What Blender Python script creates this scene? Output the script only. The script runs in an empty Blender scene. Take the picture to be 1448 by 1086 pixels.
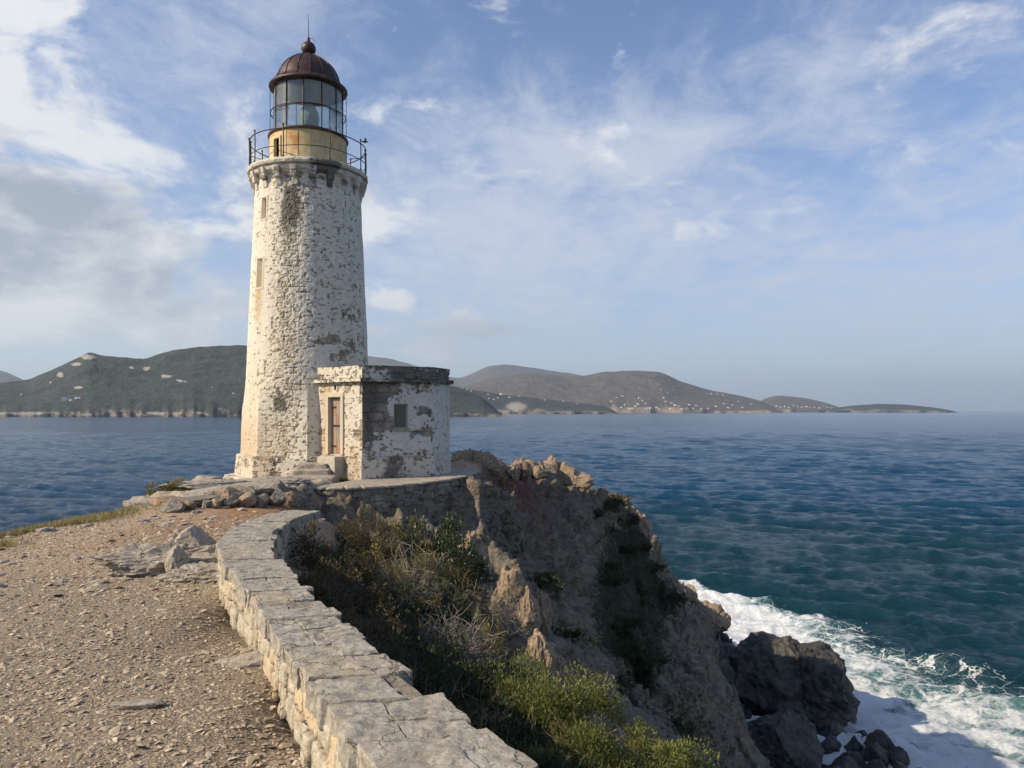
import bpy, math, random
import numpy as np
R = math.radians
F = 1094.0                # focal length in photo pixels
CZ = 17.6                 # camera height above the sea
scene = bpy.context.scene
col = scene.collection

# ------------------------------------------------------------------ camera
cam_d = bpy.data.cameras.new('camera'); cam = bpy.data.objects.new('camera', cam_d); col.objects.link(cam)
cam.location = (0, 0, CZ); cam.rotation_euler = (R(90), 0, 0)
cam_d.sensor_width = 36; cam_d.lens = 36*F/1448; cam_d.shift_y = 38/1448
cam_d.clip_start = 0.1; cam_d.clip_end = 200000
scene.camera = cam
scene.view_settings.view_transform = 'Standard'; scene.view_settings.look = 'None'
scene.view_settings.exposure = 0.30; scene.view_settings.gamma = 1
SUN_EL, SUN_AZ = 33.5, 252.5      # azimuth clockwise from +Y

# ------------------------------------------------------------------ node helper
class NT:
    def __init__(s, tree): s.t = tree; s.n = tree.nodes; s.l = tree.links; s.n.clear()
    def _in(s, sock, v):
        if v is None: return
        if isinstance(v, bpy.types.NodeSocket): s.l.new(v, sock)
        else:
            if sock.type == 'RGBA' and not isinstance(v, (int, float)) and len(v) == 3: v = (*v, 1)
            sock.default_value = v
    def node(s, typ, ins=None, **kw):
        n = s.n.new(typ)
        for k, v in kw.items(): setattr(n, k, v)
        for k, v in (ins or {}).items(): s._in(n.inputs[k], v)
        return n
    def m(s, op, a, b=None, c=None, clamp=False):
        n = s.n.new('ShaderNodeMath'); n.operation = op; n.use_clamp = clamp
        for i, v in enumerate((a, b, c)): s._in(n.inputs[i], v)
        return n.outputs[0]
    def vm(s, op, a, b=None):
        n = s.n.new('ShaderNodeVectorMath'); n.operation = op
        s._in(n.inputs[0], a); s._in(n.inputs[1], b)
        return n.outputs[0]
    def mix(s, f, a, b, blend='MIX'):
        n = s.n.new('ShaderNodeMix'); n.data_type = 'RGBA'; n.blend_type = blend
        s._in(n.inputs[0], f); s._in(n.inputs[6], a); s._in(n.inputs[7], b)
        return n.outputs[2]
    def ramp(s, v, lo, hi, a=0.0, b=1.0, smooth=True):
        n = s.n.new('ShaderNodeMapRange'); n.interpolation_type = 'SMOOTHSTEP' if smooth else 'LINEAR'
        for i, q in enumerate((v, lo, hi, a, b)): s._in(n.inputs[i], q)
        return n.outputs[0]
    def noise(s, vec, scale, detail=4, rough=.5, dist=0.0, out=0):
        n = s.n.new('ShaderNodeTexNoise')
        if vec is not None: s._in(n.inputs['Vector'], vec)
        n.inputs['Scale'].default_value = scale; n.inputs['Detail'].default_value = detail
        n.inputs['Roughness'].default_value = rough; n.inputs['Distortion'].default_value = dist
        return n.outputs[out]
    def voro(s, vec, scale, feature='F1', out=0, rnd=1.0):
        n = s.n.new('ShaderNodeTexVoronoi'); n.feature = feature
        if vec is not None: s._in(n.inputs['Vector'], vec)
        n.inputs['Scale'].default_value = scale; n.inputs['Randomness'].default_value = rnd
        return n.outputs[out]
    def mapping(s, vec, loc=(0,0,0), rot=(0,0,0), scale=(1,1,1)):
        n = s.n.new('ShaderNodeMapping'); s._in(n.inputs[0], vec)
        n.inputs[1].default_value = loc; n.inputs[2].default_value = rot; n.inputs[3].default_value = scale
        return n.outputs[0]
    def attr(s, name, out=2): n = s.n.new('ShaderNodeAttribute'); n.attribute_name = name; return n.outputs[out]
    def obj(s): return s.n.new('ShaderNodeTexCoord').outputs['Object']
    def bump(s, h, strength=.5, dist=.02, normal=None):
        n = s.n.new('ShaderNodeBump'); s._in(n.inputs['Height'], h)
        n.inputs['Strength'].default_value = strength; n.inputs['Distance'].default_value = dist
        s._in(n.inputs['Normal'], normal)
        return n.outputs[0]
    def pbsdf(s, color, rough=.9, normal=None, **kw):
        b = s.n.new('ShaderNodeBsdfPrincipled'); s._in(b.inputs['Base Color'], color)
        s._in(b.inputs['Roughness'], rough); s._in(b.inputs['Normal'], normal)
        for k, v in kw.items(): s._in(b.inputs[k.replace('_', ' ')], v)
        o = s.n.new('ShaderNodeOutputMaterial'); s.l.new(b.outputs[0], o.inputs[0])
        return b
def mat(name):
    m = bpy.data.materials.new(name); m.use_nodes = True
    return m, NT(m.node_tree)

# ------------------------------------------------------------------ world
w = bpy.data.worlds.new('World'); scene.world = w; w.use_nodes = True
T = NT(w.node_tree)
sky = T.node('ShaderNodeTexSky', sky_type='NISHITA', sun_disc=False, sun_elevation=R(SUN_EL),
             sun_rotation=R(SUN_AZ), altitude=50, air_density=1.0, dust_density=0.6, ozone_density=2.5)
SKY_STR = 0.10
base = T.mix(1.0, sky.outputs[0], (SKY_STR*1.15, SKY_STR*1.15, SKY_STR*1.28), 'MULTIPLY')
d = T.node('ShaderNodeTexCoord').outputs['Generated']
sx = T.node('ShaderNodeSeparateXYZ', {0: d}); X, Y, Z = sx.outputs
az = T.m('ARCTAN2', X, Y); el = T.m('ARCSINE', Z)
def gauss(a0, e0, sa, se, k=1.0):
    da = T.m('DIVIDE', T.m('SUBTRACT', az, a0), sa); de = T.m('DIVIDE', T.m('SUBTRACT', el, e0), se)
    q = T.m('ADD', T.m('MULTIPLY', da, da), T.m('MULTIPLY', de, de))
    return T.m('MULTIPLY', T.m('POWER', 2.718, T.m('MULTIPLY', q, -1.0)), k)
def addm(*a):
    r = a[0]
    for q in a[1:]: r = T.m('ADD', r, q)
    return r
# layer 1: high thin veil, on a plane overhead so that it foreshortens
den = T.m('ADD', T.m('MAXIMUM', Z, 0.0), 0.13)
pl = T.node('ShaderNodeCombineXYZ', {0: T.m('DIVIDE', X, den), 1: T.m('DIVIDE', Y, den), 2: 0.0}).outputs[0]
pl1 = T.mapping(pl, loc=(3.1, 1.7, 0), rot=(0, 0, R(-28)), scale=(1.0, .42, 1))
c1 = T.noise(pl1, 1.25, 9, .62, 1.2)
c1b = T.noise(T.mapping(pl, loc=(7, 2, 0), rot=(0,0,R(-20)), scale=(1,.8,1)), 5.5, 8, .68, .6)
mask1 = addm(gauss(-.42, .42, .26, .14, .26), gauss(-.05, .27, .30, .13, .34), gauss(.30, .25, .30, .06, .20), gauss(.24, .335, .16, .03, .26), gauss(.50, .40, .18, .05, .22), gauss(.62, .3, .12, .14, .22), gauss(.20, .19, .55, .09, .20),
             gauss(.22, .52, .22, .10, -.24), gauss(-.30, .32, .09, .10, -.22), gauss(.45, .50, .2, .1, .10), gauss(.3, .12, .5, .1, .10))
veil = T.m('ADD', T.m('ADD', T.m('MULTIPLY', T.m('SUBTRACT', c1, .5), 1.5), T.m('MULTIPLY', T.m('SUBTRACT', c1b, .5), 1.15)), T.m('ADD', mask1, .20))
veil = T.ramp(veil, .05, .95, 0, .80)
base = T.mix(veil, base, (.56, .59, .68))
# layer 2: cumulus bank on the left, in azimuth/elevation
ae = T.node('ShaderNodeCombineXYZ', {0: az, 1: T.m('MULTIPLY', el, 1.7), 2: .0}).outputs[0]
wr = T.noise(ae, 3.0, 3, .5, 0, 1)
aew = T.vm('ADD', ae, T.vm('MULTIPLY', wr, (.10, .10, 0)))
n2 = T.noise(T.mapping(aew, loc=(2.2, .3, 0)), 4.2, 10, .60, .35)
n2u = T.noise(T.mapping(aew, loc=(2.2+.03, .3-.07, 0)), 4.2, 10, .60, .35)
mask2 = addm(gauss(-.62, .27, .22, .15, .40), gauss(-.48, .16, .26, .13, .42), gauss(-.44, .37, .05, .05, -.14), gauss(-.66, .42, .10, .05, .20),
             gauss(-.11, .085, .12, .03, .30), gauss(-.105, .375, .045, .016, .24), gauss(-1.6, .3, .5, .25, .3),
             gauss(2.4, .35, .8, .3, .25))
cum = T.m('ADD', T.m('ADD', T.m('MULTIPLY', T.m('SUBTRACT', n2, .5), 2.0), mask2), -.05)
cumd = T.ramp(cum, .10, .34)
lit = T.m('MULTIPLY', T.m('SUBTRACT', n2, n2u), 4.0)
thick = T.ramp(cum, .22, .62)
lit = T.m('ADD', T.m('ADD', lit, gauss(-.60, .40, .25, .10, .30)), gauss(-.52, .17, .20, .07, -.30))
nl = T.noise(T.mapping(aew, loc=(5.1, .8, 0), scale=(1, 1.25, 1)), 11, 7, .62, .3); lit = T.m('ADD', lit, T.m('MULTIPLY', T.m('SUBTRACT', nl, .5), 1.5))
lit = T.m('ADD', T.m('SUBTRACT', .80, T.m('MULTIPLY', thick, .34)), lit, clamp=True)
ccol = T.mix(lit, (.30, .33, .39), (.74, .745, .755))
base = T.mix(T.m('MULTIPLY', cumd, .9), base, ccol)
pn = T.noise(T.mapping(ae, loc=(1.3, 4.1, 0)), 19, 9, .66, .4)
pm = addm(gauss(-.150, .138, .030, .017, .95), gauss(-.064, .118, .020, .015, .85), gauss(-.035, .108, .040, .010, .75), gauss(-.100, .108, .080, .013, .70), gauss(-.104, .374, .034, .012, .62), gauss(-.16, .145, .05, .03, .35), gauss(.0, .10, .06, .014, .45), gauss(-.545, .262, .05, .02, .35))
pf = T.ramp(T.m('ADD', pm, T.m('MULTIPLY', T.m('SUBTRACT', pn, .5), 2.6)), .34, 1.05)
plit = T.m('ADD', T.m('MULTIPLY', T.m('SUBTRACT', el, .105), 22.0), T.m('MULTIPLY', T.m('SUBTRACT', pn, .45), 1.6), clamp=True)
base = T.mix(T.m('MULTIPLY', pf, .80), base, T.mix(plit, (.40, .43, .49), (.80, .79, .77)))
# pale band near the horizon
hz = T.m('POWER', 2.718, T.m('MULTIPLY', T.m('MAXIMUM', Z, 0.0), -6.5))
base = T.mix(T.m('MULTIPLY', hz, .72), base, T.mix(T.ramp(az, -.7, .5), (.50, .53, .56), (.37, .395, .48)))
bg = T.node('ShaderNodeBackground', {'Color': base, 'Strength': 1.0})
o = T.node('ShaderNodeOutputWorld'); T.l.new(bg.outputs[0], o.inputs[0])

# ------------------------------------------------------------------ sun
sd = bpy.data.lights.new('sun', 'SUN'); sd.energy = 5.0; sd.angle = R(.55); sd.color = (1.0, .84, .61)
so = bpy.data.objects.new('sun', sd); col.objects.link(so)
import mathutils
sun_dir = mathutils.Vector((math.sin(R(SUN_AZ))*math.cos(R(SUN_EL)), math.cos(R(SUN_AZ))*math.cos(R(SUN_EL)), math.sin(R(SUN_EL))))
so.rotation_euler = sun_dir.to_track_quat('Z', 'Y').to_euler(); so.location = (-30, -10, 60)

# ------------------------------------------------------------------ numpy noise
def hsh(i, j, k, seed):
    h = (i.astype(np.int64)*374761393 + j.astype(np.int64)*668265263 + k.astype(np.int64)*2147483647 + seed*1274126177) & 0xffffffff
    h = ((h ^ (h >> 13))*1274126177) & 0xffffffff
    h = ((h ^ (h >> 16))*2246822519) & 0xffffffff
    return ((h ^ (h >> 15)) & 0xffffff)/float(0xffffff)
def vn(x, y, z=0.0, seed=0):
    x, y, z = np.broadcast_arrays(np.asarray(x, float), np.asarray(y, float), np.asarray(z, float))
    xi, yi, zi = np.floor(x), np.floor(y), np.floor(z)
    fx, fy, fz = x-xi, y-yi, z-zi
    fx = fx*fx*fx*(fx*(fx*6-15)+10); fy = fy*fy*fy*(fy*(fy*6-15)+10); fz = fz*fz*fz*(fz*(fz*6-15)+10)
    r = 0
    for a in (0, 1):
        for b in (0, 1):
            for c in (0, 1):
                r = r + hsh(xi+a, yi+b, zi+c, seed)*(fx if a else 1-fx)*(fy if b else 1-fy)*(fz if c else 1-fz)
    return r*2-1
def fbm(x, y, z=0.0, oct=4, seed=0, gain=.5, lac=2.03):
    r = 0; a = 1; t = 0; f = 1
    for o_ in range(oct):
        r = r + a*vn(np.asarray(x)*f+17.3*o_, np.asarray(y)*f-9.1*o_, np.asarray(z)*f+4.7*o_, seed+o_*13); t += a; a *= gain; f *= lac
    return r/t
def ridged(x, y, z=0.0, oct=4, seed=0, gain=.5):
    r = 0; a = 1; t = 0; f = 1
    for o_ in range(oct):
        n = 1-np.abs(vn(np.asarray(x)*f+7.3*o_, np.asarray(y)*f+3.9*o_, np.asarray(z)*f, seed+o_*7)); r = r + a*n*n; t += a; a *= gain; f *= 2.07
    return r/t
def sst(a, b, x):
    t = np.clip((x-a)/(b-a), 0, 1); return t*t*(3-2*t)

# ------------------------------------------------------------------ object helpers
def mesh_obj(name, V, Fc, material, parent=None, smooth=False, attrs=None, loc=None):
    """V (n,3) array, Fc (m,k) int array or list of such arrays."""
    V = np.asarray(V, dtype=np.float32)
    if loc is not None: V = V - np.asarray(loc, dtype=np.float32)
    me = bpy.data.meshes.new(name)
    Fs = Fc if isinstance(Fc, list) else [Fc]
    Fs = [np.asarray(f, dtype=np.int32) for f in Fs if len(f)]
    me.vertices.add(len(V)); me.vertices.foreach_set('co', V.ravel())
    idx = np.concatenate([f.ravel() for f in Fs]); cnt = np.concatenate([np.full(len(f), f.shape[1], np.int32) for f in Fs])
    me.loops.add(len(idx)); me.loops.foreach_set('vertex_index', idx)
    me.polygons.add(len(cnt)); st = np.concatenate([[0], np.cumsum(cnt)[:-1]]).astype(np.int32)
    me.polygons.foreach_set('loop_start', st)
    me.polygons.foreach_set('use_smooth', np.full(len(cnt), smooth, dtype=bool))
    me.update(calc_edges=True)
    for k, v in (attrs or {}).items():
        a = me.attributes.new(k, 'FLOAT', 'POINT'); a.data.foreach_set('value', np.asarray(v, dtype=np.float32).ravel())
    me.materials.append(material)
    o = bpy.data.objects.new(name, me); col.objects.link(o)
    if loc is not None: o.location = loc
    if parent is not None: o.parent = parent
    return o
def tag(o, label=None, cat=None, group=None, kind=None):
    if label: o['label'] = label
    if cat: o['category'] = cat
    if group: o['group'] = group
    if kind: o['kind'] = kind
    return o
def empty(name, loc, label, cat, group=None):
    o = bpy.data.objects.new(name, None); col.objects.link(o); o.location = loc
    o.empty_display_size = .2
    return tag(o, label, cat, group)
def child(name, V, Fc, material, root, **kw):
    """part whose vertices are given in world space, under an unrotated root"""
    V = np.asarray(V, dtype=np.float32) - np.asarray(world_of(root), dtype=np.float32)
    return mesh_obj(name, V, Fc, material, parent=root, **kw)
def world_of(o):
    p = np.zeros(3)
    while o is not None: p += np.array(o.location); o = o.parent
    return p
def P(px, py, y):            # photo pixel and depth -> point
    return np.array(((px-724)/F*y, y, CZ+(581-py)/F*y))
def join(parts):
    Vs, Fs, n = [], {}, 0
    for V, Fc in parts:
        V = np.asarray(V, float)
        for f in (Fc if isinstance(Fc, list) else [Fc]):
            f = np.asarray(f, dtype=np.int64)
            if len(f): Fs.setdefault(f.shape[1], []).append(f+n)
        Vs.append(V); n += len(V)
    return np.concatenate(Vs), [np.concatenate(v) for v in Fs.values()]
def grid_faces(nu, nv, wrap_u=False):
    """vertex index = i*nv + j ; i along u"""
    I, J = np.meshgrid(np.arange(nu if wrap_u else nu-1), np.arange(nv-1), indexing='ij')
    a = (I*nv+J).ravel(); b = (((I+1) % nu)*nv+J).ravel()
    return np.stack([a, b, b+1, a+1], 1)
def box(cx, cy, cz, sx, sy, sz, rz=0.0, bev=0.0):
    s = np.array([[x, y, z] for x in (-.5, .5) for y in (-.5, .5) for z in (-.5, .5)])*(sx, sy, sz)
    c, q = math.cos(rz), math.sin(rz)
    V = np.stack([s[:, 0]*c-s[:, 1]*q+cx, s[:, 0]*q+s[:, 1]*c+cy, s[:, 2]+cz], 1)
    return V, np.array([[0, 1, 3, 2], [4, 6, 7, 5], [0, 4, 5, 1], [2, 3, 7, 6], [0, 2, 6, 4], [1, 5, 7, 3]])
def tube(pts, r, n=8, closed=False, cap=True):
    pts = np.asarray(pts, float); m_ = len(pts); r = np.broadcast_to(np.asarray(r, float), (m_,))
    if closed: tan = np.roll(pts, -1, 0)-np.roll(pts, 1, 0)
    else: tan = np.gradient(pts, axis=0)
    tan /= np.linalg.norm(tan, axis=1)[:, None]+1e-12
    up = np.where(np.abs(tan[:, 2:3]) > .9, np.array([[1., 0, 0]]), np.array([[0, 0, 1.]]))
    a = np.cross(tan, up); a /= np.linalg.norm(a, axis=1)[:, None]; b = np.cross(tan, a)
    th = np.arange(n)*2*np.pi/n
    V = pts[:, None, :] + r[:, None, None]*(a[:, None, :]*np.cos(th)[None, :, None]+b[:, None, :]*np.sin(th)[None, :, None])
    V = V.reshape(-1, 3)
    Fq = []
    for i in range(m_ if closed else m_-1):
        for j in range(n):
            Fq.append([i*n+j, i*n+(j+1) % n, ((i+1) % m_)*n+(j+1) % n, ((i+1) % m_)*n+j])
    Fq = np.array(Fq)
    if cap and not closed:
        V = np.concatenate([V, pts[:1], pts[-1:]]); k = m_*n
        Ft = np.array([[k, (j+1) % n, j] for j in range(n)]+[[k+1, (m_-1)*n+j, (m_-1)*n+(j+1) % n] for j in range(n)])
        return V, [Fq, Ft]
    return V, [Fq]
def lathe(prof, cx, cy, n=48, ph0=0.0):
    prof = np.asarray(prof, float); th = ph0+np.arange(n)*2*np.pi/n
    V = np.stack([cx+prof[None, :, 0]*np.cos(th)[:, None], cy+prof[None, :, 0]*np.sin(th)[:, None], np.broadcast_to(prof[None, :, 1], (n, len(prof)))], -1).reshape(-1, 3)
    return V, grid_faces(n, len(prof), True)
def cube_surf(n):
    """unique-vertex surface of an n-subdivided cube in [-1,1]^3"""
    ids = {}; V = []; Fq = []
    def vid(p):
        if p not in ids: ids[p] = len(V); V.append([2*c/n-1 for c in p])
        return ids[p]
    for ax in range(3):
        for side in (0, n):
            for i in range(n):
                for j in range(n):
                    q = []
                    for (a, b) in ((i, j), (i+1, j), (i+1, j+1), (i, j+1)):
                        p = [0, 0, 0]; p[ax] = side; p[(ax+1) % 3] = a; p[(ax+2) % 3] = b; q.append(vid(tuple(p)))
                    Fq.append(q if side else q[::-1])
    return np.array(V), np.array(Fq)
CS = {n: cube_surf(n) for n in (3, 5, 8, 14)}
def hexa(c8, n=5, m_=9., amp=.01, fr=12., seed=0):
    """rounded, rough stone filling 8 corners ordered x-y-z binary (---,--+,-+-,-++,...)"""
    U, Fq = CS[n]
    U = U/(np.sum(np.abs(U)**m_, 1)**(1/m_))[:, None]
    t = (U+1)/2; V = 0
    for k in range(8):
        a, b, c = (k >> 2) & 1, (k >> 1) & 1, k & 1
        wgt = (t[:, 0] if a else 1-t[:, 0])*(t[:, 1] if b else 1-t[:, 1])*(t[:, 2] if c else 1-t[:, 2])
        V = V+wgt[:, None]*np.asarray(c8[k])[None]
    cen = V.mean(0); dr = V-cen; dr /= np.linalg.norm(dr, axis=1)[:, None]+1e-9
    V = V+dr*(amp*fbm(V[:, 0]*fr, V[:, 1]*fr, V[:, 2]*fr, 3, seed)[:, None])
    return V, Fq
def ico(sub):
    import bmesh
    bm = bmesh.new(); bmesh.ops.create_icosphere(bm, subdivisions=sub, radius=1.0)
    V = np.array([v.co[:] for v in bm.verts]); Fq = np.array([[v.index for v in f.verts] for f in bm.faces]); bm.free()
    return V, Fq
ICO = {k: ico(k) for k in (1, 2, 4, 5)}
def rock(size, seed, sub=4, planes=14, rough=.10, fr=2.2, flat=0.0, rot=0.0, taper=0.0, lean=0.0):
    rs = np.random.RandomState(seed); D, Fq = ICO[sub]
    N = rs.normal(size=(planes, 3)); N /= np.linalg.norm(N, axis=1)[:, None]; h = rs.uniform(.62, 1.0, planes)
    dn = D@N.T; rr = np.min(np.where(dn > .05, h[None]/np.maximum(dn, .05), 9), 1); rr = np.minimum(rr, 1.25)
    V = D*rr[:, None]
    k = ridged(V[:, 0]*fr, V[:, 1]*fr, V[:, 2]*fr, 4, seed) - .5
    V = V*(1+rough*2*k[:, None]+rough*.5*fbm(V[:, 0]*fr*5, V[:, 1]*fr*5, V[:, 2]*fr*5, 3, seed+5)[:, None])
    if taper: tp = 1-taper*np.clip(V[:, 2]+.5, 0, 1.4); V[:, 0] *= tp; V[:, 1] *= tp; V[:, 0] += lean*V[:, 2]
    V = V*np.asarray(size)[None]
    c, q = math.cos(rot), math.sin(rot)
    V = np.stack([V[:, 0]*c-V[:, 1]*q, V[:, 0]*q+V[:, 1]*c, V[:, 2]], 1)
    return V, Fq
# ================================================================== TERRAIN
# cross sections of the headland: y -> [(x, z relative to the camera)]
ST = {
 -6: [(-30,-1.9),(-14,-1.7),(0.6,-1.6),(1.0,-1.9),(2.5,-2.8),(4.5,-4.5),(9,-9),(15,-17),(19,-20)],
 1: [(-30,-1.7),(-14,-1.6),(0.7,-1.6),(0.95,-1.9),(2.0,-2.6),(4,-4.6),(8,-9),(14,-17),(18,-19)],
 3.5: [(-30,-4),(-13,-1.9),(-10,-1.6),(-.45,-1.6),(-.2,-1.95),(.6,-2.1),(1.6,-2.6),(2.2,-3.4),(3.5,-5.1),(7,-9.5),(14,-17),(18,-19)],
 5: [(-30,-7),(-12,-2.5),(-9.5,-1.6),(-1.4,-1.6),(-1.2,-1.95),(-.3,-2.15),(.8,-2.4),(1.6,-3.1),(3,-4.9),(6,-8.5),(12,-16),(16,-19)],
 8: [(-30,-12),(-11,-4),(-8.2,-1.75),(-2.5,-1.62),(-2.3,-2.0),(-1.2,-2.45),(0,-2.8),(1,-3.4),(2,-4.5),(4,-6.8),(8,-11.5),(13,-17),(16,-19)],
 11: [(-30,-16),(-10.5,-4.5),(-7.4,-1.83),(-3.1,-1.76),(-2.9,-2.2),(-1.5,-2.7),(-.3,-3.1),(.6,-3.7),(1.6,-4.7),(3,-6.1),(6,-9.1),(10,-13.5),(13.5,-17.6),(17,-19)],
 14: [(-30,-19),(-10.5,-5),(-7.6,-1.9),(-3.4,-1.92),(-3.1,-2.3),(-2,-2.75),(-.5,-3.1),(.3,-3.6),(1.2,-4.5),(2.25,-5.5),(3,-6.5),(5.5,-9),(9,-13),(12.5,-17.6),(16,-19)],
 18: [(-30,-19),(-11,-5.5),(-8.2,-1.95),(-6,-1.93),(-4.9,-2.06),(-4.5,-2.4),(-2.5,-2.7),(-1,-3.0),(-.2,-3.5),(1,-4.6),(3,-6.9),(5.3,-8.8),(8,-12),(11.5,-17.6),(15,-19)],
 20: [(-30,-20),(-11.5,-6),(-8.6,-2.0),(-6,-1.9),(-4,-1.95),(-1.8,-2.4),(-1,-2.7),(0,-3.5),(1,-4.6),(3,-6.7),(5.8,-9.2),(8.5,-12.6),(11.8,-17.6),(15.5,-19)],
 22: [(-30,-20),(-12,-6),(-9.0,-2.1),(-7,-1.98),(-1.9,-2.0),(-.8,-2.1),(-.1,-2.9),(1,-4.2),(3,-6.3),(6.3,-10),(8.3,-13.5),(10.5,-17.6),(14,-19)],
 26: [(-30,-20),(-12,-6),(-9.2,-2.4),(-7.5,-1.98),(-2,-1.75),(-.8,-1.7),(.3,-2.2),(1.3,-3.2),(3,-5.1),(6,-8.9),(8.3,-12.2),(11,-17.6),(15,-19)],
 30: [(-30,-20),(-12,-8),(-8,-3.5),(-3,-2.0),(-1,-1.8),(.4,-1.95),(1.5,-2.15),(2.6,-3.3),(5,-6.4),(7.3,-9.8),(9.3,-13.5),(11.5,-17.6),(16,-19)],
 34: [(-30,-20),(-12,-12),(-6,-6),(-2,-3),(2,-2.9),(4.4,-3.7),(5.4,-5.0),(7.6,-8.6),(9.7,-12.6),(11.7,-17.6),(16,-20)],
 40: [(-30,-20),(-12,-18),(-6,-12),(0,-7.5),(4,-6.6),(7.2,-7.0),(8.4,-9.2),(10,-12.5),(11.6,-16),(12.8,-18),(17,-20)],
 45: [(-30,-20),(-10,-19),(0,-13),(6,-10),(9.7,-9.7),(10.7,-11),(12.3,-14.5),(13.6,-18),(18,-20)],
 50: [(-30,-20),(-8,-19),(0,-17),(6,-13),(11,-11.8),(12.4,-12.1),(14.0,-16),(15.0,-18.5),(19,-20)],
 56: [(-30,-20),(0,-19),(6,-17),(12,-15),(14.6,-14.9),(16.2,-16.8),(17.5,-19),(20,-20)],
 62: [(-30,-20),(6,-19.5),(12,-19),(16,-18.6),(20,-20)],
 70: [(-30,-20.5),(20,-20.5)],
}
gs = .1; gx = np.arange(-30, 26, gs); gy = np.arange(-6, 70, gs)
ys = np.array(sorted(ST)); prof = np.array([np.interp(gx, *zip(*ST[k])) for k in ys])
H0 = np.stack([np.interp(gy, ys, prof[:, i]) for i in range(len(gx))], 1)      # (ny, nx)
def blur(A, sg, ax):
    k = np.arange(-int(3*sg), int(3*sg)+1); g = np.exp(-k**2/(2*sg*sg)); g /= g.sum()
    Ap = np.pad(A, [(len(k)//2,)*2 if a == ax else (0, 0) for a in (0, 1)], mode='edge')
    return sum(g[i]*(Ap[i:i+A.shape[0]] if ax == 0 else Ap[:, i:i+A.shape[1]]) for i in range(len(k)))
H0 = blur(blur(H0, 5.0, 0), 1.2, 1)
def base_h(x, y):
    u = np.clip((np.asarray(x, float)+30)/gs, 0, len(gx)-1.001); v = np.clip((np.asarray(y, float)+6)/gs, 0, len(gy)-1.001)
    i = u.astype(int); j = v.astype(int); fu = u-i; fv = v-j
    return H0[j, i]*(1-fu)*(1-fv)+H0[j, i+1]*fu*(1-fv)+H0[j+1, i]*(1-fu)*fv+H0[j+1, i+1]*fu*fv
WL = np.array([(.25,1.4),(-.17,2.2),(-.463,2.74),(-.718,3.22),(-.9,3.54),(-1.255,4.28),(-1.8,5.4),(-2.4,6.5),(-2.84,7.48),(-3.15,8.6),(-3.45,10.2),(-3.52,12.3)])
WR = np.array([(.82,1.7),(.40,2.3),(-.01,2.87),(-.13,3.1),(-.4,3.62),(-.70,4.1),(-1.31,5.24),(-1.80,6.2),(-2.25,7.2),(-2.62,8.5),(-2.92,10.1),(-3.02,12.2)])
TERR = np.array([(-5.0,18.8),(-4.2,18.75),(-3.3,19.0),(-2.5,19.7),(-1.7,20.9),(-1.2,22.3),(-1.0,23.6),(-1.25,24.9)])   # terrace edge
def wall_side(x, y):       # >0 right of the low wall's left edge
    return x-np.interp(y, WL[:, 1], WL[:, 0])
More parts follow.
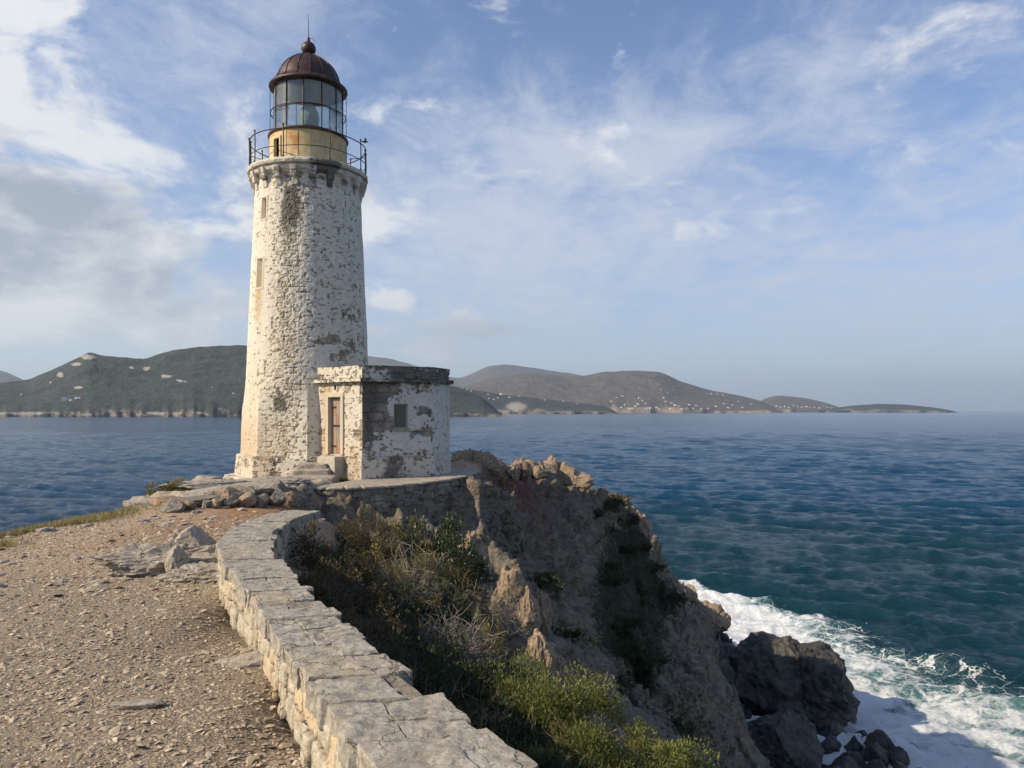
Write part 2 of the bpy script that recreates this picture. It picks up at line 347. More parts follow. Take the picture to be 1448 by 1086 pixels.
def height(x, y, full=False):
    x = np.asarray(x, float); y = np.asarray(y, float)
    b = base_h(x, y)
    slope = sst(-2.1, -3.0, b)                                  # 0 on the plateau, 1 on the slopes
    right = sst(-.25, .35, x-np.interp(y, [-6, 1.2, 2.6, 5.2, 8, 13.9, 17, 18, 18.8, 19.3, 20.5, 22, 24, 60], [1.2, .9, .1, -1.3, -2.4, -3.2, -4.4, -5.0, -4.7, -3.2, -2.1, -1.4, -1.1, -1.1]))
    left = 1-right
    # near right side: earth and scrub; further down: bare rock
    rockm = np.maximum(slope, .75*sst(11, 17, y)*sst(-1.6, -1.95, b))*right
    big = sst(6, 24, y)
    # strata run down to the right; crags stand along them
    p = (x*.62+y*.30-b*.55); q = (-x*.35+y*.85-b*.3)
    n1 = ridged(p*.22, q*.13, b*.18, 3, 5)-.55
    n2 = ridged(x*.80+y*.25, y*.55-x*.2, b*.95, 4, 9)-.55
    n3 = ridged(x*2.3, y*1.6, b*2.6, 4, 21)-.55
    n4 = fbm(x*6, y*6, b*6, 3, 3)
    z = b + rockm*(n1*(.5+1.0*big)*1.0 + n2*(.25+.35*big) + n3*.08 + n4*.05 + (ridged(x*5.2, y*4.4, b*5, 3, 23)-.5)*(.05+.06*big))
    gl_ = np.interp(y, [12,16,22,30,36], [1.8,2.4,3.3,4.8,7.4]); gm_ = sst(15, 20, y)*sst(40, 33, y)*right
    z = z - gm_*.75*np.exp(-((x-gl_)/.8)**2) + gm_*.50*np.exp(-((x-gl_+1.5)/.6)**2)
    # ridge line crags
    crest = np.exp(-((x-np.interp(y, [24,28,30,34,40,45,50,56], [-1,-.6,1.3,4.3,7.2,9.7,12.4,14.8]))/1.5)**2)*sst(23, 27, y)*sst(60, 54, y)
    z = z + crest*((ridged(x*.9, y*.5, 0, 4, 31)-.45)*.85+n3*.25)
    # seaward foot: broken dark blocks
    foot = sst(-11, -16, b)*right
    z = z + foot*(ridged(x*.5, y*.45, 0, 4, 41)-.5)*2.2
    # left flank: rough earth
    lf = slope*left
    z = z + lf*(fbm(x*.8, y*.8, 0, 4, 51)*.35)
    # plateau: gentle unevenness and the bedrock ledge left of the tower
    pl_ = (1-slope)
    z = z + pl_*(fbm(x*.35, y*.35, 0, 3, 61)*.05+fbm(x*2.5, y*2.5, 0, 3, 62)*.012)
    rb = sst(-3.1, -4.2, x)*(1-slope)
    z = z + rb*.035*(ridged(x*1.3+y*.5, y*2.4, 0, 4, 66)-.45)*sst(8.5, 11, y)
    # ledge: top sheet rising toward the tower, front edge from (-6.6,15) to (-4.9,18.4)
    fy = np.interp(x, [-9.5,-7.4,-6.5,-5.8,-5.1,-4.6], [17.6,16.6,15.4,16.2,17.5,18.6]) + .22*vn(x*2.2, 1.5, 0, 8)
    ledge = sst(0, .22, y-fy)*sst(-4.5, -4.9, x)*sst(-9.4, -7.8, x)*(1-slope)
    z = z + ledge*(.10+.16*(ridged(x*.7+y*.3, y*1.1, 0, 5, 71))-.10*sst(18.5, 22, y))
    # under and before the terrace
    if full:
        return z+CZ, dict(slope=slope, right=right, rockm=rockm, foot=foot, ledge=ledge, n1=n1, n2=n2, n3=n3, b=b, crest=crest)
    return z+CZ
# mesh: rows along y (denser near), columns along x
yy = np.concatenate([np.linspace(-6, .8, 20), np.geomspace(1, 66, 780)])
u = np.linspace(0, 1, 620)
xx = np.interp(u, [0, .1, .22, .90, 1], [-30, -12, -6, 16, 26])
Yg, Xg = np.meshgrid(yy, xx, indexing='ij')
xo = np.interp(Yg, [1, 5, 10, 20, 40, 60], [0, 0, 0, 0, 2, 4]); Xg = Xg+xo*np.interp(Xg, [-30, 0, 26], [0, 1, 0])
Zg, A = height(Xg, Yg, True)
# true three dimensional relief on the rock faces, pushed out along the surface normal
Zx = np.gradient(Zg, axis=1)/np.gradient(Xg, axis=1); Zy = np.gradient(Zg, axis=0)/np.gradient(Yg, axis=0)
nl_ = np.sqrt(1+Zx**2+Zy**2); Nx, Ny, Nz = -Zx/nl_, -Zy/nl_, 1/nl_
for Q in (Nx, Ny, Nz): Q[:] = blur(blur(Q, 3, 0), 3, 1)
bg_ = sst(5, 22, Yg); u_ = Xg*.80-Zg*.45+Yg*.2; v_ = Zg*.9+Xg*.42; w3 = Yg*.8-Xg*.2
D3 = A['rockm']*((ridged(u_*.55, w3*.42, v_*.8, 4, 141)-.5)*(.25+.65*bg_)+(ridged(u_*1.7, w3*1.3, v_*2.4, 4, 142)-.5)*(.13+.30*bg_)+fbm(u_*5.2, w3*4.2, v_*6.5, 3, 143)*(.05+.09*bg_))
D3 = D3+A['rockm']*.16*bg_*(np.floor(v_*1.6+.8*vn(Xg*.5, Yg*.5, Zg*.5, 5))-(v_*1.6+.8*vn(Xg*.5, Yg*.5, Zg*.5, 5))+.5)*sst(-.2, .4, vn(Xg*.4, Yg*.3, Zg*.4, 6))
Xg = Xg+Nx*D3; Yg = Yg+Ny*D3; Zg = Zg+Nz*D3
green = sst(.02, .30, fbm(Xg*.35+3, Yg*.28, 0, 4, 91)+.15*A['n2'] - .15)*A['rockm']*sst(-13, -8, A['b'])
gully = sst(1.3, .3, np.abs((Xg-np.interp(Yg, [12,16,22,30,36], [1.8,2.4,3.3,4.8,7.4]))/1.3))*sst(18, 23, Yg)*sst(38, 32, Yg)
near = sst(17, 9, Yg)*sst(1.0, -.6, Xg-np.interp(Yg, [3, 6, 9, 13, 17], [1.9, 1.1, .2, -.5, -1.2]))*A['right']
green = np.clip(np.maximum(green*.5, np.maximum(gully, near)), 0, 1)
wet = sst(-12.5, -15.5, Zg-CZ+.8*fbm(Xg*.3, Yg*.3, 0, 3, 95))
wet = np.maximum(wet, sst(-1, 1.5, Xg-np.interp(Yg, [20,30,40,50,56], [9.4,10.3,10.6,13.4,15]))*sst(18, 26, Yg)*.9)
red = np.clip(np.exp(-(((Xg+.0)/1.0)**2+((Yg-26)/2.6)**2))*A['right']*1.2, 0, 1)
track = sst(1.7, .5, np.abs(Xg-np.interp(Yg, [8, 11, 14, 17], [-4.8, -4.6, -4.5, -5.2]))*1.0)*sst(9, 12, Yg)*(1-A['ledge'])*(1-A['slope'])
gravelm = sst(9.0, 6.6, Yg+.25*(Xg+4)+.7*fbm(Xg*.6, Yg*.6, 0, 3, 12))*(1-A['slope'])
m_ter, T = mat('earth_and_rock')
ob = T.obj()
slope_a, green_a, wet_a, red_a, track_a, gravel_a, ledge_a = [T.attr(k) for k in ('slopem', 'green', 'wet', 'red', 'track', 'gravelm', 'ledge')]
nA = T.noise(ob, .9, 8, .6); nB = T.noise(ob, 7, 8, .62); nC = T.noise(ob, 45, 5, .6); nD = T.noise(T.mapping(ob, scale=(1, 1, 2.2), rot=(.5, .4, 0)), 2.6, 9, .65, .8)
rockc = T.mix(T.ramp(nD, .35, .66), (.098, .078, .055), (.255, .203, .143))
rockc = T.mix(T.ramp(nA, .45, .65), rockc, T.mix(nB, (.105, .095, .076), (.25, .225, .18)))
rockc = T.mix(T.m('MULTIPLY', red_a, T.ramp(nB, .3, .55)), rockc, (.15, .052, .030))
crack = T.voro(T.vm('ADD', ob, T.vm('MULTIPLY', T.noise(ob, 2.5, 4, .6, 0, 1), (.5, .5, .5))), 1.7, 'DISTANCE_TO_EDGE')
rockc = T.mix(T.m('MULTIPLY', T.ramp(crack, .0, .035, .6, 0), T.ramp(nA, .42, .56)), rockc, (.028, .023, .018))
rockc = T.mix(T.ramp(wet_a, .2, .8), rockc, T.mix(nB, (.018, .019, .021), (.050, .050, .052)))
vegc = T.mix(nB, (.014, .020, .009), (.050, .058, .026))
gm = T.ramp(T.m('ADD', green_a, T.m('MULTIPLY', T.m('SUBTRACT', nB, .5), 1.3)), .42, .62)
rockc = T.mix(gm, rockc, vegc)
earth = T.mix(T.ramp(nB, .32, .68), (.32, .235, .15), (.50, .385, .26))
earth = T.mix(T.ramp(nA, .4, .62), earth, (.42, .30, .195))
earth = T.mix(T.m('MULTIPLY', track_a, T.ramp(nB, .25, .5, .45, .95)), earth, (.31, .17, .085))
grav = T.mix(T.ramp(nC, .35, .66), (.20, .152, .10), (.42, .33, .225))
grav = T.mix(T.ramp(T.voro(ob, 60, 'F1'), .1, .45), T.mix(T.voro(ob, 60, 'F1', 1), (.30,.255,.20), (.56, .49, .39)), grav)
earth = T.mix(gravel_a, earth, grav)
earth = T.mix(ledge_a, earth, T.mix(T.ramp(nB, .3, .7), (.28, .235, .18), (.48, .42, .33)))
cc = T.mix(T.ramp(slope_a, .25, .75), earth, rockc)
hb = T.m('ADD', T.m('MULTIPLY', nB, .6), T.m('MULTIPLY', nC, .25)); fac_ = T.m('ADD', T.m('MULTIPLY', T.voro(T.mapping(ob, rot=(.4, .7, .5), scale=(1, 1, 2.0)), 2.3), .9), T.m('MULTIPLY', T.voro(T.mapping(ob, rot=(.4, .7, .5), scale=(1, 1, 1.7)), 6.5), .40)); hb = T.m('ADD', hb, T.m('MULTIPLY', T.m('MULTIPLY', slope_a, fac_), 1.15))
bn = T.bump(hb, 1.0, .13); bn = T.bump(T.noise(ob, 110, 4, .6), .5, .008, bn)
bs = T.pbsdf(cc, T.ramp(wet_a, .3, .9, .93, .42), bn)
ter = mesh_obj('headland_terrain', np.stack([Xg, Yg, Zg], -1).reshape(-1, 3), grid_faces(len(xx), len(yy)) if False else np.flip(grid_faces(len(yy), len(xx)), 1), m_ter, smooth=True,
    attrs=dict(slopem=np.maximum(A['slope'], A['right']), green=green, wet=wet, red=red, track=track, gravelm=gravelm, ledge=A['ledge']))
tag(ter, kind='structure')

# ================================================================== SEA
na = 1150
ang = np.concatenate([np.linspace(-180, -50, 60)[:-1], np.linspace(-50, -8, 330)[:-1], np.linspace(-8, 46, na-500)[:-1], np.linspace(46, 180, 60)[:-1]])
rad = np.concatenate([[6], np.linspace(12, 32, 30), np.geomspace(32.15, 900, 640), np.geomspace(920, 32000, 60)])
Ag, Rg = np.meshgrid(np.radians(ang), rad, indexing='ij')
sx_, sy_ = Rg*np.sin(Ag), Rg*np.cos(Ag)
dr_ = np.gradient(rad)[None, :]*np.ones_like(Rg)
rs = np.random.RandomState(4)
zx = np.zeros_like(Rg); dx = np.zeros_like(Rg); dy = np.zeros_like(Rg)
for i in range(80):
    lam = 1.0*(12/1.0)**rs.rand(); th = R(-112)+rs.normal()*.50*(1.25 if lam < 5 else .7)      # swell runs to the shore
    k = 2*np.pi/lam; am = .0150*lam**.70*rs.uniform(.5, 1.2); ph = rs.rand()*6.28
    kx, ky = k*math.cos(th), k*math.sin(th)
    fade = sst(1.6, 3.6, lam/dr_); pz = kx*sx_+ky*sy_+ph + .8*vn(sx_*.03, sy_*.03, i, 77)
    zx += am*fade*np.cos(pz); dx -= am*fade*math.cos(th)*np.sin(pz); dy -= am*fade*math.sin(th)*np.sin(pz)
grp = .90+.22*vn(sx_*.035, sy_*.05, 0, 70)
zx *= grp; 
# foam field
ysh = [20, 30, 36, 42, 50, 57, 62, 72, 84]
xs = np.interp(sy_, ysh, [11, 12.5, 13.0, 14.2, 15.5, 17, 17.5, 18.5, 18]); xo_ = np.interp(sy_, [20, 30, 36, 42, 47.7, 50.5, 54, 58, 61.5, 66, 69, 74, 80, 86], [44, 42, 39, 38, 34.5, 32.5, 31, 28.5, 29.5, 28, 24, 22.5, 19, 15])
ft = np.where(xo_-xs > .5, (sx_-xs)/np.maximum(xo_-xs, .5), 3)
fo = np.clip(1.34-ft*1.16, -1, 1.3)+.34*fbm(sx_*.18, sy_*.18, 0, 4, 80)
fo = fo - .22*np.exp(-(((sx_-26)/3.2)**2+((sy_-47)/4.0)**2)) - .12*np.exp(-(((sx_-24)/2.0)**2+((sy_-61)/3.0)**2))
fo = np.where((sy_ > 16) & (sy_ < 90), fo, -1)
# breaking crests on the outer edge
for (cx, cy, rx, ry, hgt) in ((25.5, 64.0, 4.2, 1.0, .55), (31.0, 52.5, 3.4, .8, .6), (37, 47, 4, .9, .5)):
    c_, s_ = math.cos(R(-20)), math.sin(R(-20)); a_ = (sx_-cx)*c_+(sy_-cy)*s_; b_ = -(sx_-cx)*s_+(sy_-cy)*c_
    zx += hgt*np.exp(-(a_/rx)**2-(b_/ry)**2)
near_f = sst(.1, .9, fo); zx = zx*(1-.1*near_f)+near_f*(.30*ridged(sx_*.45, sy_*.6, 0, 4, 83)+.10*fbm(sx_*1.9, sy_*1.9, 0, 3, 84)-.12)
shal = np.clip(np.exp(-np.maximum(sx_-xs, 0)/13.0)*sst(95, 60, sy_)*sst(10, 25, sy_), 0, 1)
teal = np.clip(sst(150, 60, np.hypot(sx_-10, sy_-40)), 0, 1)
m_sea, T = mat('sea_water')
geo = T.node('ShaderNodeNewGeometry').outputs['Position']
foam_a, shal_a, teal_a = T.attr('foam'), T.attr('shallow'), T.attr('teal')
cdn = T.noise(T.mapping(geo, scale=(.0016, .0045, 1)), 1.0, 4, .55)
wc = T.mix(T.ramp(cdn, .35, .65), (.0035, .034, .088), (.007, .055, .120))
wc = T.mix(T.m('MULTIPLY', teal_a, .75), wc, (.005, .038, .048))
wc = T.mix(T.ramp(shal_a, .35, .98), wc, (.018, .105, .105))
n1 = T.noise(T.mapping(geo, rot=(0, 0, R(-22)), scale=(.8, 1.7, 1)), 1.1, 8, .70, .4)
n2 = T.noise(T.mapping(geo, rot=(0, 0, R(-10)), scale=(.13, .42, .1)), 1.0, 9, .72, .3)
n3 = T.noise(T.mapping(geo, rot=(0, 0, R(-15)), scale=(.03, .10, .1)), 1.0, 8, .70)
# foam
wv = T.vm('ADD', geo, T.vm('MULTIPLY', T.vm('SUBTRACT', T.noise(geo, .55, 4, .6, 0, 1), (.5, .5, .5)), (2.6, 2.6, 0)))
wv = T.mapping(wv, rot=(0, 0, R(-25)), scale=(.8, 1.25, 1))
fn = T.noise(wv, .55, 8, .66, .5)
solid = T.ramp(T.m('ADD', foam_a, T.m('MULTIPLY', T.m('SUBTRACT', fn, .5), 1.9)), .60, .92)
vd = T.voro(wv, .85, 'DISTANCE_TO_EDGE'); vd2 = T.voro(wv, 2.3, 'DISTANCE_TO_EDGE')
wid = T.ramp(T.m('ADD', foam_a, T.m('MULTIPLY', T.m('SUBTRACT', fn, .5), .9)), .12, .80, 0.0, .22)
lace = T.m('MULTIPLY', T.m('SUBTRACT', 1.0, T.m('DIVIDE', vd, T.m('ADD', wid, .001)), clamp=True), T.ramp(foam_a, .0, .15))
lace2 = T.m('MULTIPLY', T.m('SUBTRACT', 1.0, T.m('DIVIDE', vd2, T.m('ADD', T.m('MULTIPLY', wid, .8), .001)), clamp=True), T.ramp(foam_a, .10, .5))
lace = T.m('MULTIPLY', T.m('MAXIMUM', lace, T.m('MULTIPLY', lace2, .7)), T.ramp(fn, .30, .55))
foam = T.m('MAXIMUM', solid, T.m('MULTIPLY', lace, 1.25), clamp=True)
foam = T.m('MULTIPLY', foam, T.ramp(T.noise(geo, 5.0, 5, .6), .18, .42, .55, 1.0), clamp=True)
under = T.ramp(T.m('ADD', foam_a, T.m('MULTIPLY', T.m('SUBTRACT', fn, .5), .6)), .15, .8)
wc = T.mix(T.m('MULTIPLY', under, .65), wc, (.16, .36, .37))
colr = T.mix(foam, wc, (.82, .86, .88))
b1 = T.bump(n3, .5, 1.9); b1 = T.bump(n2, .9, .62, b1); b1 = T.bump(T.noise(T.mapping(geo, rot=(0, 0, R(-28)), scale=(.40, .95, 1)), 1.0, 9, .74, .3), 1.0, .46, b1); b1 = T.bump(n1, .8, .22, b1)
b1 = T.bump(T.m('MULTIPLY', foam, T.noise(geo, 3.5, 6, .6)), .5, .15, b1)
T.pbsdf(colr, T.mix(foam, (.13, .13, .13), (.9, .9, .9)), b1, IOR=1.333, Specular_IOR_Level=.32)
Vs = np.stack([sx_+dx*.8, sy_+dy*.8, zx], -1).reshape(-1, 3)
fs = grid_faces(len(ang), len(rad), True)
sea = mesh_obj('sea', Vs, np.flip(fs, 1), m_sea, smooth=True, attrs=dict(foam=fo, shallow=shal, teal=teal))
tag(sea, kind='structure')

# ================================================================== FAR HILLS
def hill_mat(name, c1, c2, cliffc, rockamt):
    m_, T = mat(name); ob = T.node('ShaderNodeNewGeometry').outputs['Position']
    cl = T.attr('cliff'); rk = T.attr('rocky')
    n = T.noise(ob, .02, 8, .68); nf = T.noise(ob, .09, 5, .65)
    c = T.mix(T.ramp(n, .36, .62), c1, c2)
    c = T.mix(T.ramp(nf, .4, .62, 0, .55), c, tuple(.5*v for v in c1))
    c = T.mix(T.ramp(T.m('ADD', rk, T.m('MULTIPLY', T.m('SUBTRACT', nf, .5), 1.2)), .55, .8, 0, rockamt), c, (.42, .38, .33))
    c = T.mix(T.ramp(T.m('ADD', cl, T.m('MULTIPLY', T.m('SUBTRACT', nf, .5), 2.2)), .35, .95, 0, .8), c, T.mix(T.ramp(nf, .35, .6), tuple(.45*v for v in cliffc), cliffc))
    T.pbsdf(c, .95, T.bump(T.m('ADD', n, T.m('MULTIPLY', nf, .3)), 1.0, 14))
    return m_
green_hill = hill_mat('hazed_scrub_hill', (.024, .034, .034), (.054, .064, .058), (.23, .195, .165), .7)  # some blue of the distance haze is mixed into the scrub colours
brown_hill = hill_mat('dry_hill', (.070, .064, .055), (.14, .118, .098), (.30, .25, .205), .7)
HILLS = {}
def hill(key, sky_, Y0, depth, material, seed, cliff=.04, gully=.10, cliffpx=None, rocky=()):
    px = np.arange(sky_[0][0], sky_[-1][0]+1, 2.0); py = np.interp(px, *zip(*sky_))
    py = np.convolve(np.pad(py, 3, mode='edge'), np.ones(7)/7, 'valid')
    Yr = Y0+depth; zr = np.maximum(CZ+(581-py)/F*Yr, -3)
    s = np.concatenate([[-.02, 0], np.linspace(.004, 1, 70), np.linspace(1.04, 1.9, 16)])
    Sg, Pg = np.meshgrid(s, px, indexing='ij'); Zr = np.broadcast_to(zr, Sg.shape)
    x_r = (Pg-724)/F
    shore = 1+.012*vn(Pg*.03, 0, 0, seed)+.006*vn(Pg*.11, 0, 0, seed+1)
    Yg_ = Y0*(1+(shore-1)*np.exp(-np.maximum(Sg, 0)*14))+Sg*depth; Xg_ = x_r*(Y0+ (Yg_-Y0)*1.0)
    up = np.where(Sg <= 1, np.clip(Sg, 0, 1)**.78, 1-((Sg-1)/.9)**1.5)
    sc_ = 1/(depth*.55); n = ridged(Xg_*sc_+.35*vn(Xg_*sc_*2, Yg_*sc_*2, 0, seed), Yg_*sc_*3.5, 0, 5, seed)-.5
    amp = np.sin(np.pi*np.clip(Sg, 0, 1))
    z = Zr*up*(1+gully*2.0*n*amp)+Zr*.012*fbm(Xg_/Y0*90, Yg_/Y0*50, 0, 3, seed+3)*sst(0, .1, Sg)
    ck = np.clip(cliff*(.75+1.5*fbm(Pg*.06, 0, 0, 4, seed+5)), 0, 1)
    if cliffpx is not None: ck = ck*np.interp(Pg, *zip(*cliffpx))
    ch = Y0*.0028*sst(-.2, .6, vn(Pg*.06, 1, 0, seed+9)+.35)
    z = z+np.minimum(Zr*.4, ch)*sst(0, .014, Sg)*np.clip(1-Sg*4, 0, 1)
    z = np.where(Sg <= 0, -4, np.maximum(z, -4))
    cl = sst(ck+.05, ck*.4, Sg)*np.minimum(1, ck*60)
    rk = np.zeros_like(z)
    for (cx, cy, sx1, sy1) in rocky:
        pyv = 581-(z-CZ)*F/Yg_; rk = np.maximum(rk, np.exp(-((Pg-cx)/sx1)**2-((pyv-cy)/sy1)**2))
    o = mesh_obj('hill', np.stack([Xg_, Yg_, z], -1).reshape(-1, 3), np.flip(grid_faces(len(s), len(px)), 1), material, smooth=True, attrs=dict(cliff=cl, rocky=rk))
    tag(o, kind='structure'); HILLS[key] = (px, s, Xg_, Yg_, z)
    return o
hill('left', [(-900,560),(-500,540),(-200,548),(0,541),(40,537),(80,520),(100,511),(112,505),(122,500),(128,496),(134,501),(150,503),(205,508),(225,500),(250,494),(290,490),(340,488),(400,492),(460,500),(520,520),(560,528),(600,536),(640,546),(680,560),(710,586)], 2300, 620, green_hill, 3, .016, .13,
     rocky=[(125,505,16,5),(108,515,12,4),(85,530,7,6),(110,548,10,3),(207,521,8,4),(235,532,12,4),(186,520,5,3),(255,537,7,2),(150,585,400,4)])
hill('point', [(560,540),(600,543),(640,546),(680,553),(720,559),(760,563),(800,568),(840,572),(858,575),(868,580),(876,586)], 4300, 520, green_hill, 12, .10, .12,
     cliffpx=[(640,.3),(700,1.5),(760,3.0),(775,1.2),(800,.8),(830,1.6),(870,3)], rocky=[(730,575,22,10)])
hill('middle', [(480,560),(600,556),(650,548),(680,540),(700,535),(740,528),(770,529),(800,533),(830,531),(850,526),(900,524),(935,526),(960,538),(1000,551),(1050,560),(1080,568),(1100,580),(1110,586)], 6500, 1500, brown_hill, 21, .03, .16)
hill('blue', [(440,520),(480,510),(520,503),(550,507),(585,516),(620,530),(650,535),(670,527),(690,518),(710,515),(740,518),(780,524),(820,530),(850,545),(880,570)], 11500, 2500, brown_hill, 31, .02, .10)
hill('behind', [(1030,582),(1060,574),(1085,562),(1100,559),(1140,563),(1170,570),(1200,580)], 9000, 1300, brown_hill, 41, .02, .08)
hill('head', [(1130,582),(1180,577),(1200,574),(1240,571),(1280,572),(1320,576),(1345,580),(1356,584)], 8000, 500, green_hill, 51, .5, .05)
hill('small', [(-900,470),(-600,500),(-300,480),(-60,512),(0,523),(15,529),(30,536),(60,548),(90,570)], 9000, 2500, brown_hill, 61, .02, .08)
# ================================================================== MASONRY
def wear_field(s, z, seed, level, course=.19, sw=.34, barecap=9., rough=0.0):
    """weathered whitewash over coursed rubble: returns disp, wear, grime"""
    r = z/course+.35*vn(s*.9, z*.6, 0, seed); row = np.floor(r); fr_ = r-row
    so_ = s/sw+hsh(row, row*0+3, row*0, seed)*7+.12*vn(s*5, z*5, 1, seed); ci = np.floor(so_); fs_ = so_-ci
    wv_ = .72+.5*hsh(ci, row, row*0+1, seed)
    e = np.minimum(np.minimum(fr_, 1-fr_)*course, np.minimum(fs_, 1-fs_)*sw)            # distance to the joint
    joint = sst(.022, .006, e+.006*vn(s*30, z*30, 0, seed+2))
    rs_ = hsh(ci, row, row*0+5, seed)
    big = fbm(s*.55, z*.42, 0, 4, seed+10)*1.0+fbm(s*2.8, z*3.2, 0, 4, seed+20)*.75
    bare = sst(-.06, .12, big+np.minimum(level, barecap)-.62+.10*(rs_-.5)+.10*vn(s*14, z*16, 0, seed+7))                                       # render gone
    dash = joint*sst(-.05, .22, fbm(s*5.5, z*7.5, 0, 3, seed+30)+level*.75-.50)              # joints showing through
    pits = sst(.30, .44, fbm(s*10, z*15, 0, 3, seed+40)+level*.22-.06)
    pits = np.maximum(pits, rough*.8*sst(.0, .30, fbm(s*19+vn(s*13, z*13, 2, seed)*.9, z*21, 0, 4, seed+44)+.06))
    wear = np.clip(np.maximum(bare*(.80+.2*joint), np.maximum(dash, pits*.85)), 0, 1)
    disp = -.020*bare-.020*joint*np.clip(bare+dash, 0, 1)-.012*pits+.006*fbm(s*9, z*9, 0, 3, seed+50)+.012*fbm(s*1.6, z*1.6, 0, 3, seed+60)+(rs_-.5)*.016*(.35+bare)
    return disp, wear, joint*bare
def plaster_mat(name, white=(.64, .615, .555), stone=(.205, .185, .155), soft=(.30, .62)):
    m_, T = mat(name); ob = T.obj()
    we, gr, ru, jt = T.attr('wear'), T.attr('grime'), T.attr('rust'), T.attr('joint')
    nb = T.noise(ob, 6, 7, .65); nc = T.noise(ob, 34, 5, .65); na = T.noise(ob, 1.6, 6, .6)
    w_ = T.mix(T.ramp(nb, .35, .68), tuple(.83*v for v in white), white)
    w_ = T.mix(T.ramp(nc, .30, .46, .55, 0), w_, tuple(.55*v for v in white))
    streak = T.noise(T.mapping(ob, scale=(5, 5, .55)), 1.0, 6, .62)
    w_ = T.mix(T.ramp(streak, .52, .74, 0, .5), w_, (.40, .36, .28))
    st_ = T.mix(T.ramp(nb, .32, .66), tuple(.55*v for v in stone), tuple(1.45*v for v in stone))
    st_ = T.mix(T.ramp(nc, .55, .7, 0, .6), st_, (.50, .46, .38))
    st_ = T.mix(T.m('MULTIPLY', jt, .25), st_, (.070, .060, .048))
    wq = T.ramp(T.m('ADD', we, T.m('MULTIPLY', T.m('SUBTRACT', T.m('ADD', T.m('MULTIPLY', nc, .6), T.m('MULTIPLY', nb, .4)), .5), 1.1)), soft[0], soft[1])
    c = T.mix(wq, w_, st_)
    rq = T.m('MULTIPLY', ru, T.ramp(T.m('ADD', nb, T.m('MULTIPLY', ru, .25)), .42, .70), clamp=True)
    c = T.mix(T.m('MULTIPLY', rq, .85), c, T.mix(T.ramp(nc, .35, .65), (.30, .19, .09), (.54, .42, .25)))
    gq = T.ramp(T.m('ADD', gr, T.m('MULTIPLY', T.m('SUBTRACT', T.m('ADD', T.m('MULTIPLY', nb, .6), T.m('MULTIPLY', nc, .4)), .5), 2.0)), .40, .62)
    c = T.mix(T.m('MULTIPLY', gq, .9), c, T.mix(T.ramp(nc, .4, .62), (.040, .038, .034), (.17, .155, .125)))
    h = T.m('ADD', T.m('MULTIPLY', nb, .4), T.m('MULTIPLY', nc, .35)); h = T.m('SUBTRACT', h, T.m('MULTIPLY', wq, .25))
    T.pbsdf(c, .92, T.bump(h, .8, .022))
    return m_
m_plaster = plaster_mat('weathered_whitewash')
m_tower = plaster_mat('tower_whitewash', (.69, .645, .545), (.30, .258, .19), (.28, .72))
m_render = plaster_mat('worn_grey_render', (.62, .585, .50), (.17, .15, .125))
m_dark, T = mat('dark_interior'); T.pbsdf((.012, .012, .012), .95)
m_door, T = mat('peeling_door'); ob = T.obj()
g = T.noise(T.mapping(ob, scale=(26, 26, 1.6)), 1, 6, .6); p = T.noise(T.mapping(ob, scale=(9, 9, 3)), 1, 7, .65)
c = T.mix(T.ramp(g, .35, .65), (.16, .14, .12), (.32, .29, .25)); c = T.mix(T.ramp(p, .44, .58), c, T.mix(g, (.19, .08, .035), (.40, .21, .11)))
T.pbsdf(c, .8, T.bump(g, .6, .01))
m_rustpaint, T = mat('rust_brown_iron'); ob = T.obj()
n = T.noise(ob, 5, 7, .65); n2_ = T.noise(T.mapping(ob, scale=(9, 9, 1.3)), 1, 5, .6)
c = T.mix(T.ramp(n, .35, .66), (.024, .012, .010), (.062, .026, .019)); c = T.mix(T.ramp(n2_, .55, .7), c, (.085, .040, .027))
T.pbsdf(c, .50, T.bump(n, .3, .01), Metallic=.15)
m_iron, T = mat('dark_rusty_iron'); n = T.noise(T.obj(), 14, 5, .6)
T.pbsdf(T.mix(T.ramp(n, .4, .65), (.022, .018, .016), (.085, .040, .026)), .6, None, Metallic=.2)
m_yel, T = mat('ochre_drum_paint'); ob = T.obj(); ru = T.attr('rust')
a_ = T.noise(T.mapping(ob, scale=(6, 6, 1.0)), 1, 6, .62); b_ = T.noise(ob, 3, 7, .66)
c = T.mix(T.ramp(b_, .35, .65), (.52, .40, .185), (.66, .56, .34)); c = T.mix(T.ramp(a_, .53, .68, 0, .75), c, (.40, .33, .21))
c = T.mix(T.ramp(T.m('ADD', T.m('MULTIPLY', ru, .42), b_), .60, .84, 0, .9), c, (.42, .175, .04))
T.pbsdf(c, .7, T.bump(a_, .25, .01))
m_glass, T = mat('lantern_glass')
lw = T.node('ShaderNodeLayerWeight', {'Blend': .35}).outputs['Fresnel']
gn = T.noise(T.obj(), 2.5, 5, .6)
tr = T.node('ShaderNodeBsdfTransparent', {'Color': (.86, .92, .90, 1)}); gl = T.node('ShaderNodeBsdfGlossy', {'Color': (.9, .95, .95, 1), 'Roughness': .22})
df = T.node('ShaderNodeBsdfDiffuse', {'Color': (.42, .47, .45, 1)})
m1 = T.node('ShaderNodeMixShader', {0: T.m('ADD', T.m('MULTIPLY', lw, .7), .06), 1: tr.outputs[0], 2: gl.outputs[0]})
m2_ = T.node('ShaderNodeMixShader', {0: T.ramp(gn, .3, .7, .05, .22), 1: m1.outputs[0], 2: df.outputs[0]})
oo = T.node('ShaderNodeOutputMaterial'); T.l.new(m2_.outputs[0], oo.inputs[0])
m_lens, T = mat('lens_glass'); ob = T.obj()
wz = T.node('ShaderNodeTexWave', {'Vector': ob, 'Scale': 6.0}, bands_direction='Z')
T.pbsdf((.42, .50, .47), .15, T.bump(wz.outputs[1], .8, .03), Alpha=.9)
